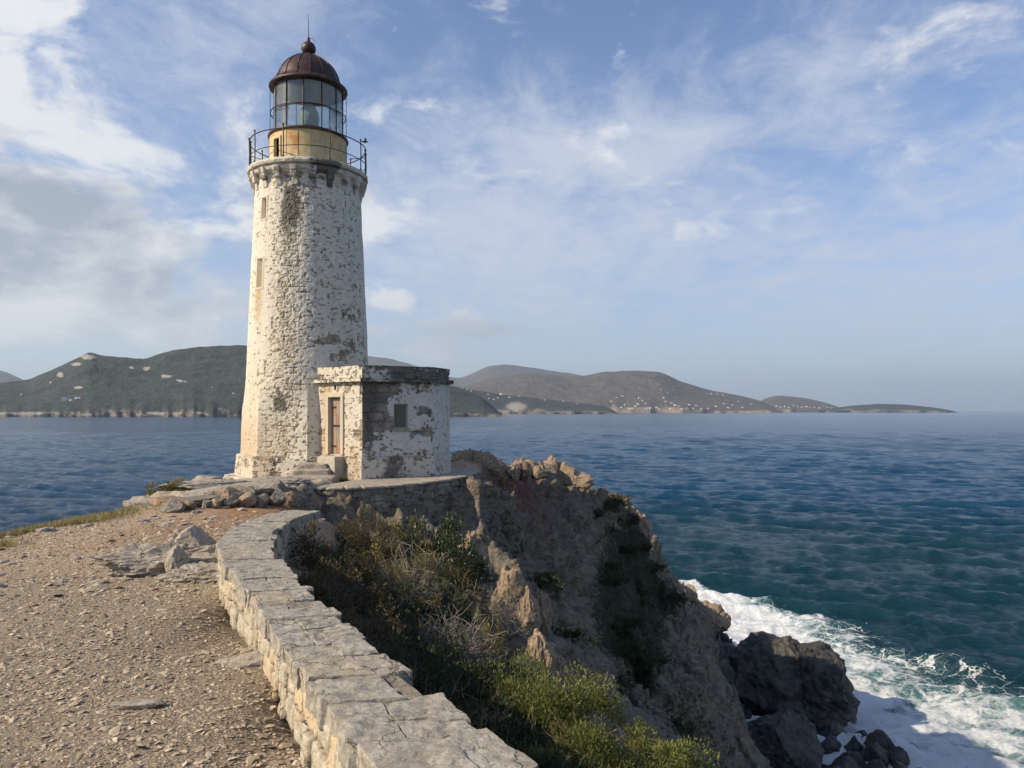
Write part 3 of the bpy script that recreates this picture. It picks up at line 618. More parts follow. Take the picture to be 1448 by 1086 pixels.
m_lining, T = mat('pale_grey_lining'); T.pbsdf(T.mix(T.noise(T.obj(), 3, 6, .6), (.30, .32, .30), (.52, .54, .50)), .7)

# ------------------------------------------------------------------ lighthouse
AX, AY = -6.31, 24.0
LZ = lambda z: z+CZ
lh = empty('lighthouse', (AX, AY, LZ(-2.05)), 'tall weathered whitewashed stone lighthouse with rusty domed lantern on the headland', 'lighthouse')
sight = math.atan2(-AY, -AX)                # plan angle from the axis to the camera
def ph2a(ph): return sight+R(ph)            # ph>0 : to the right as seen from the camera
def oct_r(a, r):                            # octagon with a corner at ph=-1
    k = (a-ph2a(-1)) % (math.pi/4); return r*math.cos(math.pi/8)/np.cos(k-math.pi/8)
nA_, nZ_ = 760, 470
al = np.arange(nA_)*2*np.pi/nA_; zl = np.linspace(-1.32, 6.98, nZ_)
Aa, Za = np.meshgrid(al, zl, indexing='ij')
rz_ = np.interp(Za, [-1.32, 1.34, 6.17, 7.0], [1.92, 1.83, 1.61, 1.575])
rr_ = rz_+(oct_r(Aa, rz_*1.045)-rz_)*sst(1.0, -.2, Za)
phd = np.degrees((Aa-sight+np.pi) % (2*np.pi)-np.pi)
S_ = np.radians(phd)*1.8
lev = .26+.10*np.exp(-((phd-30)/34)**2)*sst(6.8, 3, Za)
lev += .30*np.exp(-((phd+22)/15)**2)                                  # rough grey band facing us
lev += .15*np.exp(-((phd+24)/24)**2)*sst(1.5, -.5, Za)
lev -= .34*sst(-34, -50, phd)*sst(-110, -90, phd)
lev -= .25*np.exp(-((phd-16)/20)**2-((Za-1.1)/.45)**2)
lev += .55*np.exp(-((phd-8)/11)**2-((Za-1.97)/.10)**2)                # dark scar of lost render
lev += .38*np.exp(-((phd-20)/11)**2-((Za-2.05)/.13)**2)
lev += .22*np.exp(-((phd+45)/14)**2-((Za-.75)/.5)**2)
rgh = np.clip(np.exp(-((phd+22)/19)**2)*1.0+.35*np.exp(-((phd-12)/20)**2)*sst(3.2, 4.6, Za), 0, 1)*(1-.5*sst(1.0, -1, Za))
scar = np.exp(-((phd-8)/11)**2-((Za-1.97)/.10)**2)+np.exp(-((phd-20)/11)**2-((Za-2.05)/.13)**2)
dsp, wear, jnt = wear_field(S_, Za, 11, lev, .15, .25, barecap=.16+.7*scar, rough=rgh)
grime = .62*np.exp(-((phd+16)/14)**2-((Za-6.1)/.85)**2)+.48*np.exp(-((phd+20)/15)**2)*sst(6.8, 6, Za)*.75+.55*np.exp(-((phd-4)/6)**2-((Za-6.6)/.4)**2)
grime += .50*np.exp(-((phd+28)/9)**2-((Za-.25)/.35)**2)+.30*np.exp(-((phd-6)/12)**2-((Za-1.0)/1.5)**2)*sst(.8, .2, Za)
rust = sst(-30, -55, phd)*sst(2.8, -.8, Za)*.35+.9*np.exp(-((phd+55)/7)**2)*sst(4.6, 3.9, Za)*sst(2.0, 3.4, Za)+.18*sst(-20, -60, phd)+.35*sst(.4, -1.2, Za)*sst(0, -30, phd)+.30*np.exp(-((phd+22)/16)**2)*sst(5, 2, Za)
wins = [(-51, 5.94, .095, .30), (-54.5, 4.04, .125, .42)]
for (wp, wz_, hw, hh) in wins:
    da_ = np.abs(np.radians(phd-wp))*1.68; dz_ = np.abs(Za-wz_)
    ins = (da_ < hw) & (dz_ < hh)
    fr2 = (da_ < hw+.07) & (dz_ < hh+.07) & ~ins
    dsp = np.where(fr2, .015, dsp); wear = np.where(fr2, wear*.4, wear); rust = np.where(fr2, .5, rust)
    dsp = np.where(ins, -.24, dsp); wear = np.where(ins, 0, wear)
rr_ = rr_+dsp
# rough grazing texture where the render is bare
rr_ += .012*fbm(S_*14, Za*14, 0, 2, 99)*np.clip(lev*1.6, 0, 1)
V = np.stack([AX+rr_*np.cos(Aa), AY+rr_*np.sin(Aa), LZ(Za)], -1).reshape(-1, 3)
child('tower', V, grid_faces(nA_, nZ_, True), m_tower, lh, smooth=True, attrs=dict(wear=wear, grime=grime, rust=rust, joint=jnt))
def polar(ph, r, z): a = ph2a(ph); return (AX+r*math.cos(a), AY+r*math.sin(a), LZ(z))
m_shut, T = mat('grey_weathered_board'); T.pbsdf(T.mix(T.noise(T.mapping(T.obj(), scale=(20, 20, 2)), 1, 5, .6), (.22, .20, .16), (.46, .43, .36)), .85)
for (wp, wz_, hw, hh) in wins:
    x, y, z = polar(wp, 1.50, wz_)
    wn = child('window', *join([box(x, y, z, .05, hw*2.0, .05+hh*0, ph2a(wp)), box(x, y, z+hh-.02, .06, hw*2, .04, ph2a(wp)), box(x, y, z-hh+.02, .06, hw*2, .04, ph2a(wp))]+
        [box(x+k*(hw-.015)*-math.sin(ph2a(wp)), y+k*(hw-.015)*math.cos(ph2a(wp)), z, .055, .035, hh*1.9, ph2a(wp)) for k in (-1, 1)]), m_shut, lh)
    x, y, z = polar(wp, 1.455, wz_)
    child('pane', *box(x, y, z, .02, hw*2.1, hh*2.05, ph2a(wp)), m_shut if hw > .1 else m_dark, wn)
    x, y, z = polar(wp, 1.72-.012*(wz_), wz_-hh-.06)
# plinth
def plinth(name, r0, r1, z0, z1, seed, material=m_render, lv=.30):
    n, nz = 640, 60; a = np.arange(n)*2*np.pi/n; z = np.linspace(z0, z1, nz)
    A_, Z_ = np.meshgrid(a, z, indexing='ij')
    r = oct_r(A_, 1.0)*np.interp(Z_, [z0, z1], [r0, r1])
    ph = np.degrees((A_-sight+np.pi) % (2*np.pi)-np.pi)
    d_, w_, j_ = wear_field(np.radians(ph)*r0, Z_, seed, np.full_like(Z_, lv)+.12*np.exp(-((ph+15)/25)**2), .28, .45)
    r = r+d_-.03*sst(z1-.05, z1, Z_)
    V = np.stack([AX+r*np.cos(A_), AY+r*np.sin(A_), LZ(Z_)], -1).reshape(-1, 3)
    top = np.arange(n)*nz+nz-1; rin = r0*.78
    Vt = np.stack([AX+rin*np.cos(a), AY+rin*np.sin(a), np.full(n, LZ(z1+.015))], 1); k = len(V)
    Ft = np.stack([top, np.roll(top, -1), k+(np.arange(n)+1) % n, k+np.arange(n)], 1)
    at = lambda v, q: np.concatenate([v.ravel(), np.full(n, q)])
    return child(name, np.concatenate([V, Vt]), [grid_faces(n, nz, True), Ft], material, lh, smooth=False,
        attrs=dict(wear=at(w_, .2), grime=at(.25+.2*vn(ph*.05, Z_*2, 0, seed), .3), rust=at(.55*sst(10, -40, ph), .3), joint=at(j_, 0)))
plinth('plinth', 2.20, 2.14, -2.15, -1.30, 31)
plinth('base_step', 2.52, 2.50, -2.5, -1.93, 33, m_plaster, .15)
# gallery slab with moulded edge
GR = 1.80
def stone_lathe(name, prof_, root, n=240, seed=1, wearv=.3, material=m_render, rough=.012, grime_f=None, cx=AX, cy=AY):
    pr = []
    for (a, b) in zip(prof_[:-1], prof_[1:]):
        L = math.dist(a, b); k = max(1, int(L/.03))
        for q in range(k): pr.append((a[0]+(b[0]-a[0])*q/k, a[1]+(b[1]-a[1])*q/k))
    pr.append(prof_[-1]); V, Fq = lathe([(r, LZ(z)) for r, z in pr], cx, cy, n)
    an = np.arctan2(V[:, 1]-cy, V[:, 0]-cx); rad_ = np.hypot(V[:, 0]-cx, V[:, 1]-cy)
    nz = fbm(V[:, 0]*6, V[:, 1]*6, V[:, 2]*6, 4, seed)*rough*1.6
    V[:, 0] += np.cos(an)*nz; V[:, 1] += np.sin(an)*nz; V[:, 2] += .5*rough*fbm(V[:, 0]*5, V[:, 1]*5, 0, 3, seed+1)
    ph = np.degrees((an-sight+np.pi) % (2*np.pi)-np.pi)
    gr = np.zeros(len(V))+.15 if grime_f is None else grime_f(ph, V[:, 2]-CZ)
    return child(name, V, Fq, material, root, smooth=False, attrs=dict(wear=np.full(len(V), wearv), grime=gr, rust=.3*sst(0, -60, ph), joint=np.zeros(len(V))))
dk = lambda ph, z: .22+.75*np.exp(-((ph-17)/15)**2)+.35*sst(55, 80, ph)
stone_lathe('gallery', [(1.5, 7.10), (GR-.12, 7.11), (GR-.10, 7.16), (GR, 7.18), (GR+.02, 7.24), (GR, 7.30), (GR-.06, 7.33), (1.0, 7.36)], lh, 320, 5, .25, m_render, .018, dk)
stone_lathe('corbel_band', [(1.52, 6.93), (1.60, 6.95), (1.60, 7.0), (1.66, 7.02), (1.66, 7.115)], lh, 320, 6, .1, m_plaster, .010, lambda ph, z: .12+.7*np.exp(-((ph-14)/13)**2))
nco = 20
for k in range(nco):
    ph = 360*k/nco+4; a = ph2a(ph); parts_ = []
    for (r0, r1, z0, z1, wd) in ((1.55, 1.79, 6.95, 7.105, .23), (1.54, 1.74, 6.78, 6.955, .21), (1.54, 1.655, 6.56, 6.785, .18)):
        c8 = []
        for rr2 in (r0-.1, r1):
            for t_ in (-wd/2, wd/2):
                for zz in (z0, z1):
                    rr3 = rr2-(.035 if (zz == z0 and rr2 == r1) else 0)
                    c8.append((AX+rr3*math.cos(a)-t_*math.sin(a), AY+rr3*math.sin(a)+t_*math.cos(a), LZ(zz)))
        parts_.append(hexa(c8, 5, 14, .012, 14, k*3+int(z0*10)))
    V, Fq = join(parts_); pw = (ph+180) % 360-180
    nv = len(V); wv2 = np.clip(.25+.8*vn(V[:, 0]*5, V[:, 1]*5, V[:, 2]*5, 4), 0, 1)
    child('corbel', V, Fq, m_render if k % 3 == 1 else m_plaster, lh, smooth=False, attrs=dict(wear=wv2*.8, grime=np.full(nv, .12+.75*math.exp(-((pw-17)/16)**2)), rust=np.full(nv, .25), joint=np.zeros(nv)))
# arched heads between corbels
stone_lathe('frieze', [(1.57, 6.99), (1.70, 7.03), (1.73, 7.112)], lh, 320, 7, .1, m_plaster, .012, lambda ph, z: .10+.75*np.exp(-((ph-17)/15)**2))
# railing
rl = []
RR = 1.74
def ring(r, z, rad_, ph0=-180, ph1=180, n=96):
    full = ph1-ph0 >= 360
    q = np.linspace(ph0, ph1, n, endpoint=not full)
    return tube([polar(p_, r+.012*math.sin(p_*.11), z+.012*math.sin(p_*.07+1)) for p_ in q], rad_, 6, closed=full)
rail = child('railing', *join([ring(RR, 8.16, .016), ring(RR, 7.66, .012)]), m_iron, lh)
for k, ph in enumerate([-97, -88, -62, -24, 20, 62, 84, 93, 130, 165, 200, 235]):
    x, y, z = polar(ph, RR, 7.33)
    th = .024 if k in (0, 1, 6, 7) else .018
    hgt = .92 if k != 6 else .70
    V, Fq = join([tube([(x, y, z-.05), (x+.01, y, z+hgt*.5), (x, y, z+hgt)], th, 6), tube([(x, y, z-.02), (x, y, z+.04)], th*2.2, 8), tube([(x, y, z+hgt-.01), (x, y, z+hgt+.035)], th*1.6, 6)])
    child('post', V, Fq, m_iron, rail)
V, Fq = tube([polar(-92, RR, 7.8), polar(-78, RR-.25, 7.60), polar(-70, RR-.5, 7.55)], .012, 5); child('brace', V, Fq, m_iron, rail)
V, Fq = tube([polar(88, RR, 8.0), polar(78, RR-.15, 7.85), polar(66, RR-.4, 7.75)], .012, 5); child('brace', V, Fq, m_iron, rail)
# lantern drum with a doorway cut through (angular sector left open)
DR = 1.16; d0, d1 = -58, -45
def sector(r0, r1, z0, z1, pa, pb, n=60):
    q = np.linspace(pa, pb, n); V = []
    for p_ in q:
        for (r, z) in ((r0, z0), (r1, z0), (r1, z1), (r0, z1)): V.append(polar(p_, r, z))
    Fq = []
    for i in range(n-1):
        for j in range(4): Fq.append([i*4+j, (i+1)*4+j, (i+1)*4+(j+1) % 4, i*4+(j+1) % 4])
    Fq += [[0, 1, 2, 3], [(n-1)*4+3, (n-1)*4+2, (n-1)*4+1, (n-1)*4]]
    return np.array(V), np.array(Fq)
V, Fq = join([sector(DR-.05, DR, 7.34, 8.36, d1, d0+360, 220), sector(DR-.05, DR, 8.14, 8.36, d0, d1, 10), sector(DR-.0, DR+.03, 7.34, 7.45, d1+1, d0+359, 220)]
    +[sector(DR, DR+.012, 7.45, 8.36, p_-.6, p_+.6, 2) for p_ in range(-34, 290, 18)])
an = np.degrees((np.arctan2(V[:, 1]-AY, V[:, 0]-AX)-sight+np.pi) % (2*np.pi)-np.pi)
child('lantern_drum', V, Fq, m_yel, lh, smooth=False, attrs=dict(rust=np.clip(.32*np.exp(-((an+24)/12)**2)+.5*sst(7.9, 8.4, V[:, 2]-CZ), 0, 1)))
df_ = child('door_frame', *join([sector(DR-.06, DR+.035, 7.36, 8.18, d1-.2, d1+2.0, 3), sector(DR-.06, DR+.035, 7.36, 8.18, d0-2.0, d0+.2, 3), sector(DR-.06, DR+.035, 8.13, 8.19, d0-2.0, d1+2.0, 8)]), m_yel, lh, attrs=None)
x, y, z = polar((d0+d1)/2-3.4, DR-.14, 7.76)
child('door', *box(x, y, z, .03, .17, .80, ph2a((d0+d1)/2)-.5), m_shut, lh)
child('sill_ring', *join([lathe([(DR-.06, LZ(8.36)), (DR+.04, LZ(8.355)), (DR+.055, LZ(8.39)), (DR+.04, LZ(8.43)), (DR-.1, LZ(8.45)), (.3, LZ(8.44))], AX, AY, 96)]), m_rustpaint, lh, smooth=False)
# glazing
GRd = 1.03; gz0, gz1 = 8.44, 9.90
fr = []
NP = 12; pph = [360*k/NP-8.5 for k in range(NP)]
gf = child('lantern_frame', *join([ring(GRd, gz0+.03, .022), ring(GRd, gz1-.02, .025), ring(GRd+.0, 9.13, .010)]), m_iron, lh)
for k in range(NP):
    p0, p1 = pph[k], pph[k]+360/NP
    a, b = polar(p0, GRd+.012, gz0), polar(p0, GRd+.012, gz1)
    child('glazing_bar', *tube([a, b], .019, 6), m_iron, gf)
    q = []
    n = 5; V = []
    for i in range(n+1):
        pp = p0+1.2+(p1-p0-2.4)*i/n
        V += [polar(pp, GRd-.006, gz0+.02), polar(pp, GRd-.006, gz1-.02)]
    Fq = [[2*i, 2*i+2, 2*i+3, 2*i+1] for i in range(n)]
    child('pane', np.array(V), np.array(Fq), m_glass, gf, smooth=True)
child('cleaning_rail', *join([ring(GRd+.10, 9.12, .016)]+[tube([polar(p_, GRd, 9.12), polar(p_, GRd+.10, 9.12)], .009, 5) for p_ in pph]+[tube([polar(p_, GRd+.11, 8.40), polar(p_, GRd+.11, 9.98)], .010, 5) for p_ in (-88, 89)]), m_iron, lh)
# lens on its pedestal
lens = child('lens', *lathe([(.0, LZ(9.62)), (.06, LZ(9.60)), (.09, LZ(9.50)), (.17, LZ(9.44)), (.25, LZ(9.32)), (.30, LZ(9.16)), (.31, LZ(9.02)), (.29, LZ(8.88)), (.24, LZ(8.78)), (.20, LZ(8.74))], AX+.02, AY, 40), m_lens, lh, smooth=True)
child('pedestal', *lathe([(.22, LZ(8.76)), (.23, LZ(8.72)), (.12, LZ(8.68)), (.12, LZ(8.5)), (.22, LZ(8.45))], AX+.02, AY, 32), m_iron, lh)
# dome
dome_prof = [(1.0, 9.93), (1.17, 9.90), (1.185, 9.93), (1.18, 9.97), (1.10, 10.03), (1.00, 10.10), (.965, 10.20), (.93, 10.32), (.86, 10.47), (.76, 10.62), (.64, 10.75), (.50, 10.86), (.34, 10.94), (.20, 10.985), (.17, 11.0)]
dm = child('dome', *lathe([(r, LZ(z)) for r, z in dome_prof], AX, AY, 96), m_rustpaint, lh, smooth=True)
for k in range(16):
    pts = [polar(360*k/16+3, r+.006, z+.004) for r, z in dome_prof[4:]]
    child('seam', *tube(pts, .015, 5), m_rustpaint, dm)
child('dome_lining', *lathe([(1.0, LZ(9.925)), (.95, LZ(10.15)), (.80, LZ(10.42)), (.5, LZ(10.68)), (.05, LZ(10.8))], AX, AY, 64), m_lining, lh, smooth=True)
fprof = [(.19, 10.98), (.21, 11.0), (.16, 11.05), (.13, 11.08)]+[(.225*math.cos(t), 11.23+.215*math.sin(t)) for t in np.linspace(-1.0, 1.25, 16)]+[(.05, 11.46), (.045, 11.55), (.02, 11.60)]
child('finial', *lathe([(r, LZ(z)) for r, z in fprof], AX, AY, 40), m_rustpaint, lh, smooth=True)
child('lightning_rod', *tube([(AX, AY, LZ(11.55)), (AX-.005, AY, LZ(12.0)), (AX-.02, AY, LZ(12.32))], [.016, .010, .004], 6), m_iron, lh)
child('hook', *tube([(AX+.02, AY-.05, LZ(11.50)), (AX+.12, AY-.05, LZ(11.54)), (AX+.20, AY-.05, LZ(11.47)), (AX+.20, AY-.05, LZ(11.38))], .008, 5), m_iron, lh)

# ------------------------------------------------------------------ annex
def sweep_wall(name, plan, z0, z1, root, material, seed, lev_f, grime_f, rust_f, off=0.0, holes=(), res=.022, corner=.03, closed=False, top=None, amp=1.0):
    plan = np.array(plan, float); seg = np.diff(plan, axis=0); L = np.hypot(seg[:, 0], seg[:, 1]); cum = np.concatenate([[0], np.cumsum(L)])
    nrm = np.stack([seg[:, 1], -seg[:, 0]], 1)/L[:, None]
    s = np.unique(np.concatenate([np.arange(0, cum[-1], res), cum, cum[1:-1]-.002, cum[1:-1]+.002])); z = np.arange(z0, z1+res*.5, res)
    idx = np.clip(np.searchsorted(cum, s, side='right')-1, 0, len(L)-1); t = (s-cum[idx])/L[idx]
    base_ = plan[idx]+seg[idx]*t[:, None]; nn = nrm[idx].copy()
    for k in range(1, len(L)):
        d_ = s-cum[k]; wgt = np.clip((1-np.abs(d_)/corner), 0, 1); mmid = nrm[k-1]+nrm[k]; mmid /= np.linalg.norm(mmid); f_ = 1/max(.5, mmid@nrm[k])
        nn = nn*(1-wgt[:, None])+mmid[None]*f_*wgt[:, None]
    S2, Z2 = np.meshgrid(s, z, indexing='ij')
    d_, w_, j_ = wear_field(S2+seed*3.7, Z2, seed, lev_f(S2, Z2), .26, .42); d_ = d_*amp
    for (s0, s1, za, zb, dep) in holes:
        ins = (S2 > s0) & (S2 < s1) & (Z2 > za) & (Z2 < zb); d_ = np.where(ins, -dep, d_); w_ = np.where(ins, .1, w_)
    d_ = d_+off
    Vx = base_[:, None, 0]+nn[:, None, 0]*d_; Vy = base_[:, None, 1]+nn[:, None, 1]*d_
    V = np.stack([Vx, Vy, Z2+CZ], -1).reshape(-1, 3); Fq = grid_faces(len(s), len(z))
    return child(name, V, Fq, material, root, smooth=False, attrs=dict(wear=w_, grime=grime_f(S2, Z2), rust=rust_f(S2, Z2), joint=j_)), cum
AP = [(-5.72, 22.42), (-4.07, 21.0), (-2.25, 22.0), (-1.86, 23.1), (-2.35, 24.5), (-4.0, 25.0), (-5.2, 24.6)]
anx = empty('annex_building', (-3.6, 23.0, LZ(-1.9)), 'low flat roofed whitewashed outbuilding with peeling walls built against the lighthouse foot', 'building')
LA = math.dist(AP[0], AP[1]); LB = LA+math.dist(AP[1], AP[2]); LC = LB+math.dist(AP[2], AP[3])
def alev(s, z):
    l = np.where(s < LA, .36, .20)
    l = l+.42*np.exp(-((s-LA-.25)/.42)**2)*sst(-1.4, -.2, z)*(s > LA)+.30*np.exp(-((s-LA-.55)/.5)**2-((z-.1)/.55)**2)*(s > LA)
    l = l+np.where(s > LA+1.15, -.20, 0)+.20*sst(-.95, -1.25, z)*(s > LA)+.10*np.exp(-((s-LA-1.25)/.16)**2)*sst(-.5, -1.1, z)
    l = l-.45*np.exp(-((s-LA-1.12)/.34)**2-((z+.15)/.45)**2)*(s > LA)
    return l+np.where(s > LB, -.10, 0)
def agr(s, z):
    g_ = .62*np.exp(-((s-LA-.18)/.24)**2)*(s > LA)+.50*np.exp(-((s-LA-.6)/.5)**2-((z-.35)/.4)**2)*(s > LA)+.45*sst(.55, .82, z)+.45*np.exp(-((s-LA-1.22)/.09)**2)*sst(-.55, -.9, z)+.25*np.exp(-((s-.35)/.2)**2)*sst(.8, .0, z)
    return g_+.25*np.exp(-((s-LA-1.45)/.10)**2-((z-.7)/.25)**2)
def aru(s, z): return np.where(s < LA, .70*np.exp(-((s-.62)/.22)**2)+.45+.3*sst(-.4, -1.5, z), .12+.3*sst(-.9, -1.4, z))
# door: along face A ; window: face B
dc = .98; dw = .30
wc_ = LA+1.12; ww = .205
sweep_wall('wall', AP, -1.95, .82, anx, m_plaster, 41, alev, agr, aru, holes=[(dc-dw, dc+dw, -1.22, .40, .16), (wc_-ww, wc_+ww, -.50, .20, .15)])
sweep_wall('wall_base', AP, -2.05, -1.25, anx, m_plaster, 47, lambda s, z: alev(s, z)+.04, lambda s, z: .25+.3*vn(s*2, z*2, 0, 4)+.35*np.exp(-((s-LA-1.0)/.6)**2), aru, off=.045)
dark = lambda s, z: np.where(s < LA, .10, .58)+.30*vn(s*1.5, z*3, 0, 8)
def slab_ring(name, offo, z0, z1, seed, gf, material=m_render, offi=-.25, plan=AP):
    o_, c_ = sweep_wall(name, plan, z0, z1, anx, material, seed, lambda s, z: .55+0*s, gf, lambda s, z: np.where(s < LA, .25, .05), off=offo, res=.02)
    me = o_.data
    return o_
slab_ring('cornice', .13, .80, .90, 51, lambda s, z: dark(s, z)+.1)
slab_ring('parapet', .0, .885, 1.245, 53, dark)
# horizontal tops/undersides of cornice and parapet as closed strips
def strip(name, plan, o0, o1, z, up=True, seed=1, gv=.5):
    plan = np.array(plan, float); seg = np.diff(plan, axis=0); L = np.hypot(seg[:, 0], seg[:, 1]); nr = np.stack([seg[:, 1], -seg[:, 0]], 1)/L[:, None]
    P0, P1 = [], []
    for k in range(len(plan)):
        if k == 0: m__ = nr[0]; f_ = 1
        elif k == len(plan)-1: m__ = nr[-1]; f_ = 1
        else: m__ = nr[k-1]+nr[k]; m__ = m__/np.linalg.norm(m__); f_ = 1/(m__@nr[k])
        P0.append(plan[k]+m__*f_*o0); P1.append(plan[k]+m__*f_*o1)
    P0, P1 = np.array(P0), np.array(P1); n = 40; V = []
    t = np.linspace(0, len(plan)-1, n*(len(plan)-1)+1); i = np.minimum(t.astype(int), len(plan)-2); f_ = (t-i)[:, None]
    A0 = P0[i]*(1-f_)+P0[i+1]*f_; A1 = P1[i]*(1-f_)+P1[i+1]*f_; k5 = np.linspace(0, 1, 7)
    V = A0[:, None]*(1-k5)[None, :, None]+A1[:, None]*k5[None, :, None]
    zz = z+CZ+.010*fbm(V[..., 0]*6, V[..., 1]*6, 0, 3, seed)
    V = np.concatenate([V, zz[..., None]], -1).reshape(-1, 3)
    return V, grid_faces(len(t), 7)
def sa(V, **k): n = len(V); return {q: np.full(n, k.get(q, 0.0)) for q in ('wear', 'grime', 'rust', 'joint')}
V, Fq = strip('x', AP, .14, -.05, .90, seed=3); V2, F2 = strip('x', AP, .14, -.03, .802, seed=3)
child('cornice_shelf', *join([(V, Fq), (V2, np.flip(F2, 1))]), m_render, anx, attrs=sa(np.zeros(len(V)+len(V2)), grime=.45, wear=.4))
V, Fq = strip('x', AP, .012, -.24, 1.243, seed=5)
V2, F2 = strip('x', AP, -.24, -.25, 1.24); V2 = V2.copy(); V2[np.arange(len(V2)) % 7 == 6, 2] -= .35
child('parapet_top', *join([(V, Fq), (V2, F2)]), m_render, anx, attrs=sa(np.zeros(len(V)+len(V2)), grime=.4, wear=.5))
Pc = np.array(AP); cen = Pc.mean(0); Pi = cen+(Pc-cen)*.93
V = np.concatenate([np.c_[Pi, np.full(len(Pi), LZ(.95))], [[cen[0], cen[1], LZ(.98)]]]); n = len(Pi)
child('roof', V, np.array([[i, (i+1) % n, n] for i in range(n)]), m_render, anx, attrs=sa(V, grime=.3, wear=.6))
uA = np.array(AP[1])-np.array(AP[0]); uA /= np.linalg.norm(uA); nA2 = np.array((uA[1], -uA[0])); rA = math.atan2(uA[1], uA[0])
uB = np.array(AP[2])-np.array(AP[1]); uB /= np.linalg.norm(uB); nB2 = np.array((uB[1], -uB[0])); rB = math.atan2(uB[1], uB[0])
def onA(s, off, z): p_ = np.array(AP[0])+uA*s+nA2*off; return (p_[0], p_[1], LZ(z))
def onB(s, off, z): p_ = np.array(AP[1])+uB*(s-LA)+nB2*off; return (p_[0], p_[1], LZ(z))
dr2 = child('door', *join([box(*onA(dc+(k-2)*.115, -.11+.004*(k % 2), -.42), .111, .035, 1.56, rA) for k in range(5)]), m_door, anx)
child('latch', *join([box(*onA(dc, -.082, -.42), .46, .02, .05, rA), box(*onA(dc+.19, -.075, -.40), .05, .03, .10, rA)]), m_rustpaint, dr2)
for hz_ in (.10, -1.0): child('hinge', *box(*onA(dc-.17, -.082, hz_), .20, .014, .045, rA), m_rustpaint, dr2)
m_ochre = plaster_mat('ochre_stained_surround', (.60, .45, .28), (.36, .25, .14))
V, Fq = join([hexa([onA(a, b, c) for a in (x0, x1) for b in (-.10, .045) for c in (z0, z1)], 8, 16, .008, 12, q) for q, (x0, x1, z0, z1) in enumerate([(dc-dw-.10, dc-dw+.02, -1.24, .41), (dc+dw-.02, dc+dw+.10, -1.24, .41), (dc-dw-.12, dc+dw+.12, .385, .52)])])
child('door_frame', V, Fq, m_render, anx, attrs=sa(V, wear=.3, rust=.55))
V, Fq = hexa([onA(a, b, c) for a in (dc-dw-.10, dc+dw+.14) for b in (-.1, .34) for c in (-1.98, -1.26)], 8, 14, .022, 7, 3)
child('doorstep', V, Fq, m_render, anx, attrs=sa(V, wear=.45, rust=.3, grime=.15))
wn = child('window', *join([box(*onB(wc_+k*(ww-.02), -.09, -.15), .035, .05, .69, rB) for k in (-1, 1)]+[box(*onB(wc_, -.09, z_), .39, .05, .04, rB) for z_ in (-.48, .18)]), m_shut, anx)
m_shut_shaded, T = mat('recess_shaded_board'); T.pbsdf(T.mix(T.noise(T.mapping(T.obj(), scale=(20, 20, 2)), 1, 5, .6), (.075, .068, .055), (.20, .18, .145)), .85)  # darker copy of the grey board; the recess shade is in its colour
child('shutter', *join([box(*onB(wc_-.085, -.105, -.15), .165, .02, .64, rB), box(*onB(wc_+.085, -.112, -.15), .165, .02, .64, rB)]), m_shut_shaded, wn)
V, Fq = hexa([onB(a, b, c) for a in (wc_-ww-.05, wc_+ww+.05) for b in (-.05, .05) for c in (-.57, -.50)], 8, 14, .006, 12, 3)
child('window_sill', V, Fq, m_render, anx, attrs=sa(V, wear=.5, rust=.2, grime=.3))
child('vent_slot', *box(*onA(dc, .005, .66), .045, .03, .13, rA), m_dark, anx)
# ================================================================== STONES
def stone_mat(name, dark, light, warm=(.46, .36, .22), lichen=.35):
    m_, T = mat(name); ob = T.node('ShaderNodeNewGeometry').outputs['Position']
    v = T.attr('tone')
    na = T.noise(ob, 3.5, 8, .66); nb = T.noise(ob, 16, 7, .66); nc = T.noise(ob, 90, 4, .62)
    c = T.mix(T.ramp(nb, .32, .68), dark, light)
    c = T.mix(T.ramp(T.m('ADD', v, T.m('MULTIPLY', T.m('SUBTRACT', na, .5), .8)), .45, .95, 0, .75), c, warm)
    c = T.mix(T.ramp(na, .50, .68, 0, lichen), c, (.60, .59, .55))
    c = T.mix(T.ramp(T.noise(ob, 30, 6, .72), .56, .68, 0, .8), c, (.075, .070, .062))
    c = T.mix(T.ramp(nc, .35, .7, .35, 0), c, (.09, .08, .065))
    ck = T.voro(T.vm('ADD', ob, T.vm('MULTIPLY', T.noise(ob, 6, 5, .6, 0, 1), (.22, .22, .22))), 4.6, 'DISTANCE_TO_EDGE')
    cm = T.m('MULTIPLY', T.ramp(ck, .0, .028, 1, 0), T.ramp(T.noise(ob, 2.2, 3, .5), .44, .56)); c = T.mix(T.m('MULTIPLY', cm, .8), c, (.085, .072, .055))
    h = T.m('SUBTRACT', T.m('MULTIPLY', nb, .0), T.m('MULTIPLY', cm, .35)); h = T.m('ADD', h, T.m('MULTIPLY', nb, .55), T.m('MULTIPLY', nc, .22)); h = T.m('ADD', h, T.m('MULTIPLY', na, .5))
    T.pbsdf(c, .92, T.bump(h, .9, .030)); return m_
m_stone = stone_mat('grey_wall_stone', (.235, .21, .17), (.46, .425, .36))
m_darkstone = stone_mat('dark_rubble_stone', (.12, .105, .085), (.30, .27, .225), (.30, .23, .15), .2)
m_side = stone_mat('pale_side_stone', (.33, .28, .205), (.60, .53, .41), (.62, .46, .27))
m_mortar = stone_mat('crumbling_mortar', (.16, .13, .10), (.34, .29, .22), (.34, .27, .18), .1)
m_rock = stone_mat('sun_lightened_tan_rock', (.18, .13, .085), (.44, .33, .22), (.40, .23, .12), .10)  # tan rock, lightened in colour so the crags look sunlit
m_greyrock = stone_mat('dusty_grey_rock', (.26, .225, .18), (.50, .44, .36), (.46, .36, .24), .2)
m_wet, T = mat('wet_black_rock'); ob = T.node('ShaderNodeNewGeometry').outputs['Position']
